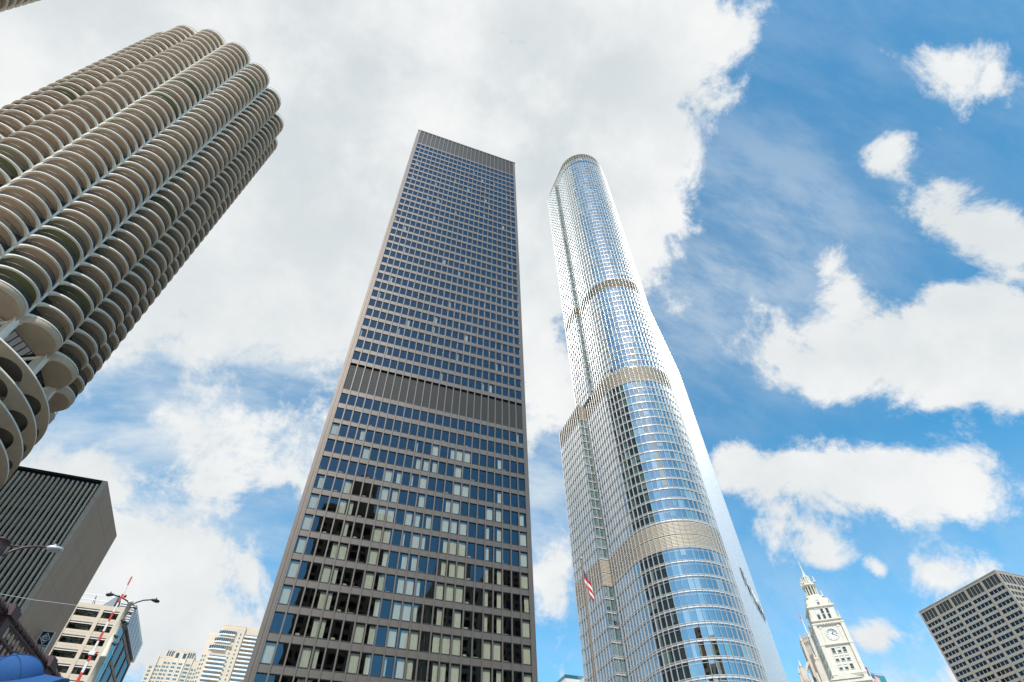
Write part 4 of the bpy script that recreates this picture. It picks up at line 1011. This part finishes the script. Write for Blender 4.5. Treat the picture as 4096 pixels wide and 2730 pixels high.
S0 = at(524, 2408, 33.0)
SPole = thing('signal_pole', 'cream fluted pole with two black lamp arms and dark floodlights beside the gate arm', 'street lamp', (S0.x, S0.y, STREET))
sh = S0.z - STREET
prof = [(.26, 0), (.26, 1.2), (.19, 1.4), (.165, sh * .5), (.18, sh * .5), (.18, sh * .5 + .1), (.15, sh * .5 + .14), (.13, sh * .74), (.145, sh * .74), (.145, sh * .74 + .08), (.12, sh * .74 + .1), (.10, sh - .1), (.12, sh - .1), (.12, sh + .02), (.01, sh + .05)]
mb = MB(); n = 16
mb.grid([[(r * (1 - .06 * (k % 2)) * math.cos(2 * math.pi * k / n), r * (1 - .06 * (k % 2)) * math.sin(2 * math.pi * k / n), z) for k in range(n)] for r, z in prof], 0, True)
mb.build('pole', ['cream_paint'], SPole)
def rs(px, py, d=33.0): return at(px, py, d) - Vector((S0.x, S0.y, STREET))
for pts, hp in ((((528, 2420), (548, 2410), (575, 2402), (607, 2400)), ((605, 2399), (638, 2408))), (((520, 2418), (508, 2404), (485, 2390), (456, 2381)), ((456, 2380), (423, 2379)))):
    a_ = MB().tube([rs(*p) for p in pts], .03, 6).build('lamp_arm', ['black_iron'], SPole)
    p0, p1 = rs(*hp[0]), rs(*hp[1]); e = (p1 - p0)
    MB().tube([p0, p0 + e * .25, p0 + e * .7, p1], [.04, .065, .08, .04], 10).tube([p0 + e * .5 + Vector((0, 0, .08)), p0 + e * .5 + Vector((0, 0, .14))], .03, 6).build('lamp_head', ['black_iron'], SPole)
    MB().face([p0 + e * (.65 + a * .28) + Vector((b * .06, 0, -.085)) for a, b in ((-1, -1), (1, -1), (1, 1), (-1, 1))]).build('lens', ['lens'], SPole)
for px, py, s_ in ((538, 2432, .6), (519, 2452, .55), (490, 2484, .7), (505, 2492, .6), (462, 2545, .7), (456, 2575, .7)):
    p = rs(px, py, 32.8); MB().tube([p + Vector((-.10 * s_, 0, .03)), p + Vector((.02, 0, 0)), p + Vector((.14 * s_, 0, -.05))], [.06 * s_, .09 * s_, .11 * s_], 8).bar(p, (0, 0, p.z), .04, .04).build('floodlight', ['black_iron'], SPole)

G0 = at(527.5, 2308, 30.0)
GA = thing('gate_arm', 'raised red and white striped traffic gate arm with small red lamps', 'gate arm', (G0.x, G0.y, STREET))
gh = G0.z - STREET; nseg = 22
for k in range(nseg):
    z0, z1 = .9 + (gh - .9) * k / nseg, .9 + (gh - .9) * (k + 1) / nseg; w0 = .075 - .052 * k / nseg; w1 = .075 - .052 * (k + 1) / nseg
    red = k % 2 == 1
    MB().grid([[(-w0, -.03, z0), (w0, -.03, z0), (w0, .03, z0), (-w0, .03, z0)], [(-w1, -.03, z1), (w1, -.03, z1), (w1, .03, z1), (-w1, .03, z1)]], 0, True, False).build('arm_segment', ['paint_red' if red else 'paint_white'], GA)
for k in (1, 5, 9, 13, 19):
    z = .9 + (gh - .9) * (k + .8) / nseg; MB().lathe([(.01, z - .05), (.05, z - .05), (.06, z), (.05, z + .05), (.01, z + .06)], 8, 0, .13, 0).bar((0, 0, z), (.13, 0, z), .03, .03).build('warning_lamp', ['paint_red'], GA)
MB().box(-.3, .3, -.25, .25, 0, 1.2).box(-.35, .35, -.3, .3, 1.2, 1.28).build('gate_housing', ['cream_paint'], GA)
MB().box(-.11, .11, -.06, .06, .9 + (gh - .9) * .62, .9 + (gh - .9) * .63 + .06).build('splice_collar', ['white_metal'], GA)

def flag_mesh(w_, h_, drape, seed, nx=14, ny=13):
    """stars-and-stripes cloth: 13 stripes, blue canton with a few white star dots; x along the fly, z up from the hoist foot"""
    r = random.Random(seed); mb = MB()
    def pt(i, j):
        u, v = i / nx, j / ny; x = w_ * u * (1 - .55 * drape); z = h_ * v - drape * h_ * 1.05 * u ** 1.15 + .05 * math.sin(u * 9 + v); y = .09 * math.sin(u * 8 + v * 2.2 + seed) * (.3 + u)
        return (x, y, z)
    for i in range(nx):
        for j in range(ny):
            canton = i < nx * .42 and j >= ny * .46; m = 2 if canton else (0 if j % 2 == 0 else 1)
            if canton and (i + j) % 3 == 0 and (i * 2 + j) % 2 == 0: m = 1 if r.random() < .0 else 2
            mb.face([pt(i, j), pt(i + 1, j), pt(i + 1, j + 1), pt(i, j + 1)], m, True)
    for i in range(1, 6):
        for j in range(7, ny):
            if (i + j) % 2: continue
            c = Vector(pt(i, j)); s_ = h_ * .016
            mb.face([c + Vector((-s_, -.012, -s_)), c + Vector((s_, -.012, -s_)), c + Vector((s_, -.012, s_)), c + Vector((-s_, -.012, s_))], 1)
    return mb.mesh('flag', ['flag_red', 'flag_white', 'flag_blue'])
def flagpole(top, base, r0, r1, label, fsize, drape, seed, side=1, zf=.96, m='pole_bronze', rz=0, ny=13):
    f = thing('flagpole', label, 'flagpole', (top.x, top.y, base)); h = top.z - base
    MB().tube([(0, 0, 0), (0, 0, h * .6), (0, 0, h)], [r0, (r0 + r1) / 2, r1], 10).build('pole', [m], f)
    MB().lathe([(.01, h), (r1 * 2, h + r1 * 1.2), (r1 * 2.4, h + r1 * 2.4), (r1 * 2, h + r1 * 3.8), (.01, h + r1 * 5)], 8).build('ball', ['lens'], f)
    MB().tube([(r1 * 2.2, 0, h * .98), (r0 * 1.6, 0, h * .1)], .012, 5).build('halyard', ['paint_white'], f)
    o = put('flag', flag_mesh(*fsize, drape, seed, 14, ny), f, (side * r1 * 1.4, 0, h * zf - fsize[1]), rz); o.scale = (side, 1, 1); return f
FP = at(2325.8, 2240.8, 48.0)
flagpole(FP, STREET, .13, .06, 'tall bronze flagpole with a drooping flag in front of the glass tower', (1.5, 1.35), 1.0, 2, 1, .957, 'pole_bronze', R(8), 5)
FT = at(3202, 2464, 385.0)
flagpole(FT, 133.0, .35, .12, 'white flagpole with a flying flag on the gothic tower', (7.0, 4.4), .18, 4, -1, .99, 'paint_white', R(35))
F3 = at(3475, 2686, 279.0)
flagpole(F3, 60.0, .22, .09, 'white flagpole with a drooping flag in front of the teal building', (3.6, 2.5), .55, 6, 1, .95, 'paint_white', R(-30))
wa, wb, wc = at(-60, 2366, 24.6), at(138, 2401, 25.0), at(345, 2427, 26.0)
pts = [wa.lerp(wb, k / 6) for k in range(6)] + [wb.lerp(wc, k / 6) for k in range(7)]
OW = MB(); far_ = at(1120, 2640, 80.0)
OW.tube(pts, .007, 5)
tag(OW.build('overhead_wire', ['paint_white']), 'thin pale overhead wire crossing in front of the concrete hotel', 'wire')

# ------------------------------------------------------------------ person in a blue cap (only the cap shows)
hd0 = at(57, 2609, 2.75); PX, PY, PZ = hd0.x, hd0.y, hd0.z
PE = thing('person', 'person in a plain blue baseball cap, only the cap showing at the bottom left', 'person', (PX, PY, WALK))
PH = PZ - WALK
verts = []; edges = []; rad = []
def jv(p, r): verts.append(p); rad.append(r); return len(verts) - 1
def je(a, b): edges.append((a, b))
S = PH / 1.78
pel = jv((0, 0, .98 * S), (.16, .12)); sp1 = jv((0, 0, 1.15 * S), (.15, .11)); ch = jv((.01, 0, 1.34 * S), (.17, .12)); nk = jv((0, 0, 1.47 * S), (.07, .07)); hb = jv((.02, 0, 1.54 * S), (.065, .065))
for a, b in ((pel, sp1), (sp1, ch), (ch, nk), (nk, hb)): je(a, b)
for s_ in (-1, 1):
    shd = jv((0, .19 * s_, 1.41 * S), (.065, .065)); el = jv((-.03, .25 * s_, 1.12 * S), (.045, .045)); wr = jv((.08, .24 * s_, .88 * S), (.03, .03)); ha = jv((.11, .235 * s_, .80 * S), (.032, .02))
    je(ch, shd); je(shd, el); je(el, wr); je(wr, ha)
    for k in range(4): f1 = jv((.10 + .022 * k, .225 * s_, .73 * S), (.010, .010)); f2 = jv((.10 + .022 * k, .21 * s_, .69 * S + .01 * abs(k - 1.5)), (.009, .009)); je(ha, f1); je(f1, f2)
    th = jv((.16, .22 * s_, .80 * S), (.011, .011)); th2 = jv((.18, .20 * s_, .76 * S), (.010, .010)); je(wr, th); je(th, th2)
    hip = jv((0, .10 * s_, .92 * S), (.095, .095)); kn = jv((.02, .11 * s_, .50 * S), (.062, .062)); an = jv((-.02, .11 * s_, .09 * S), (.042, .042)); ft = jv((.15, .12 * s_, .04 * S), (.04, .03))
    je(pel, hip); je(hip, kn); je(kn, an); je(an, ft)
bm_ = bpy.data.meshes.new('body'); bm_.from_pydata(verts, edges, []); bm_.update()
bo = put('body', bm_, PE); sk = bo.modifiers.new('Skin', 'SKIN')
try:
    for i, v in enumerate(bm_.skin_vertices[0].data): v.radius = rad[i]; v.use_root = (i == pel)
except Exception as ex: print('skin', ex)
ss = bo.modifiers.new('Sub', 'SUBSURF'); ss.levels = 1; ss.render_levels = 1; bm_.materials.append(MATS['shirt'])
def ell(mb, c, r, n=14, m=0, lo=-90, hi=90):
    mb.grid([[(c[0] + r[0] * math.cos(R(a)) * math.cos(2 * math.pi * k / n), c[1] + r[1] * math.cos(R(a)) * math.sin(2 * math.pi * k / n), c[2] + r[2] * math.sin(R(a))) for k in range(n)] for a in np.linspace(lo, hi, 11)], m, True); return mb
hc = PH - .125
BOW = R(28)
def bow(mb):
    c_, s_ = math.cos(BOW), math.sin(BOW); z0 = PH - .26
    mb.v = [(x, y * c_ - (z - z0) * s_, z0 + y * s_ + (z - z0) * c_) for x, y, z in mb.v]; return mb
hdm = ell(MB(), (.015, 0, hc), (.098, .078, .118)); ell(hdm, (.10, 0, hc - .03), (.022, .016, .026), 8)
for s_ in (-1, 1): ell(hdm, (0, .08 * s_, hc - .02), (.026, .012, .034), 8)
ell(hdm, (.09, 0, hc - .075), (.018, .026, .008), 8, 1)
bow(hdm).build('head', ['skin', 'paint_red'], PE)
ey = MB()
for s_ in (-1, 1): ell(ey, (.094, .032 * s_, hc), (.012, .013, .009), 8)
bow(ey).build('eyes', ['black_iron'], PE)
bow(ell(MB(), (-.012, 0, hc + .01), (.092, .080, .100), 14, 0, -20, 90)).build('hair', ['hair'], PE)
cap = MB(); n = 30; cap_rows = []
CAPC = PH - .080
for a in np.linspace(0, 90, 12):
    rr = []
    for k in range(n):
        th = 2 * math.pi * k / n; ridge = 1 + .010 * abs(math.sin(th * 3)) ** .5
        c_ = math.cos(R(a)) ** .80 if a < 90 else 0.0
        rr.append((.004 + .100 * c_ * math.cos(th) * ridge, .080 * c_ * math.sin(th) * ridge, CAPC + .077 * math.sin(R(a)) ** .9))
    cap_rows.append(rr)
cap.grid(cap_rows, 0, True); co = bow(cap).build('cap', ['cap_blue'], PE)
bow(ell(MB(), (.004, 0, PH - .003), (.010, .010, .006), 10)).build('cap_button', ['cap_blue'], co)
sm_ = MB()
for k in range(6):
    j = (k * 5 + 2) % n; sm_.tube([Vector(r_[j]) * 1.0 + Vector((0, 0, .0012)) for r_ in cap_rows[:-1]], .0013, 5)
bow(sm_).build('cap_seam', ['cap_seam_blue'], co)
brim = MB(); bt, bb = [], []
for i in range(13):
    a = R(-72 + 12 * i); inn = (.004 + .096 * math.cos(a), .078 * math.sin(a)); out = (.080 + .110 * math.cos(a) ** .8 if abs(math.cos(a)) > 0 else .085, .100 * math.sin(a))
    drop = -.020 * (math.sin(a) ** 2)
    bt.append([(inn[0] + (out[0] - inn[0]) * t, inn[1] + (out[1] - inn[1]) * t, CAPC + .012 + drop * t * 1.6 - .012 * t) for t in (0, .35, .7, 1)])
brim.grid(bt, 0, False, True); brim.grid([[(x, y, z - .006) for x, y, z in r_] for r_ in bt], 0, False, True, True)
brim.grid([[r_[-1] for r_ in bt], [(r_[-1][0], r_[-1][1], r_[-1][2] - .006) for r_ in bt]], 0, False, True)
bow(brim).build('cap_brim', ['cap_blue'], co)
PE.rotation_euler = (0, 0, R(-25)); PE.location = (PX + .0924, PY, WALK - .012)

# ------------------------------------------------------------------ south bank buildings, met only as reflections
def south(x0, x1, y0, y1, h, m, label, dome=False):
    t = thing('riverside_office_building', label, 'office building', ((x0 + x1) / 2, y1, STREET), 'south bank buildings behind the camera'); W_ = x1 - x0; D_ = y1 - y0
    MB().box(-W_ / 2 + .8, W_ / 2 - .8, -D_ + .8, -.8, 0, h - .5).build('wall', ['interior_back'], t)
    mb = MB(); nb = int(W_ / 3.2)
    for k in range(nb + 1):
        x = -W_ / 2 + W_ * k / nb; mb.box(x - .6, x + .6, -1, 0, 0, h)
    for k in range(int(h / 3.7) + 1): mb.box(-W_ / 2, W_ / 2, -.9, -.12, 3.7 * k, 3.7 * k + 1.3)
    nb = int(D_ / 3.2)
    for sgn in (-1, 1):
        xf = sgn * W_ / 2
        for k in range(nb + 1):
            y = -D_ + D_ * k / nb; mb.box(min(xf, xf - sgn), max(xf, xf - sgn), y - .6, min(y + .6, -.02), 0, h - .02)
        for k in range(int(h / 3.7) + 1): mb.box(min(xf - sgn * .12, xf - sgn), max(xf - sgn * .12, xf - sgn), -D_, -.2, 3.7 * k, 3.7 * k + 1.3)
    stuff(mb.build('stone_grid', [m], t)); MB().box(-W_ / 2 - .4, W_ / 2 + .4, -D_ - .4, .4, h, h + 1.6).build('cornice', [m], t)
    gl = MB().face([(-W_ / 2 + .7, -.7, 1), (W_ / 2 - .7, -.7, 1), (W_ / 2 - .7, -.7, h - 1), (-W_ / 2 + .7, -.7, h - 1)]); gl.build('glazing', ['dark_glass'], t)
    if dome:
        MB().box(-6, 6, -14, -2, h + 1.6, h + 16).lathe([(6.4, h + 16), (6.2, h + 18), (4.6, h + 21.5), (2, h + 23.5), (.5, h + 24), (.4, h + 28), (.01, h + 30)], 20, 0, 0, -8).build('dome', [m], t)
south(-2, 25, -95, -50, 128, 'brick_brown', 'brown stone office block across the road, seen only reflected in the dark tower', True)
south(46, 66, -92, -52, 104, 'lime_dark', 'tan stone office block with dome, seen only reflected in the dark tower', True)
south(72, 104, -100, -55, 118, 'brick_brown', 'wide brown office block, seen only reflected in the curved glass tower')
south(-92, -60, -95, -50, 96, 'lime_dark', 'tan office block to the west, seen only reflected in windows')
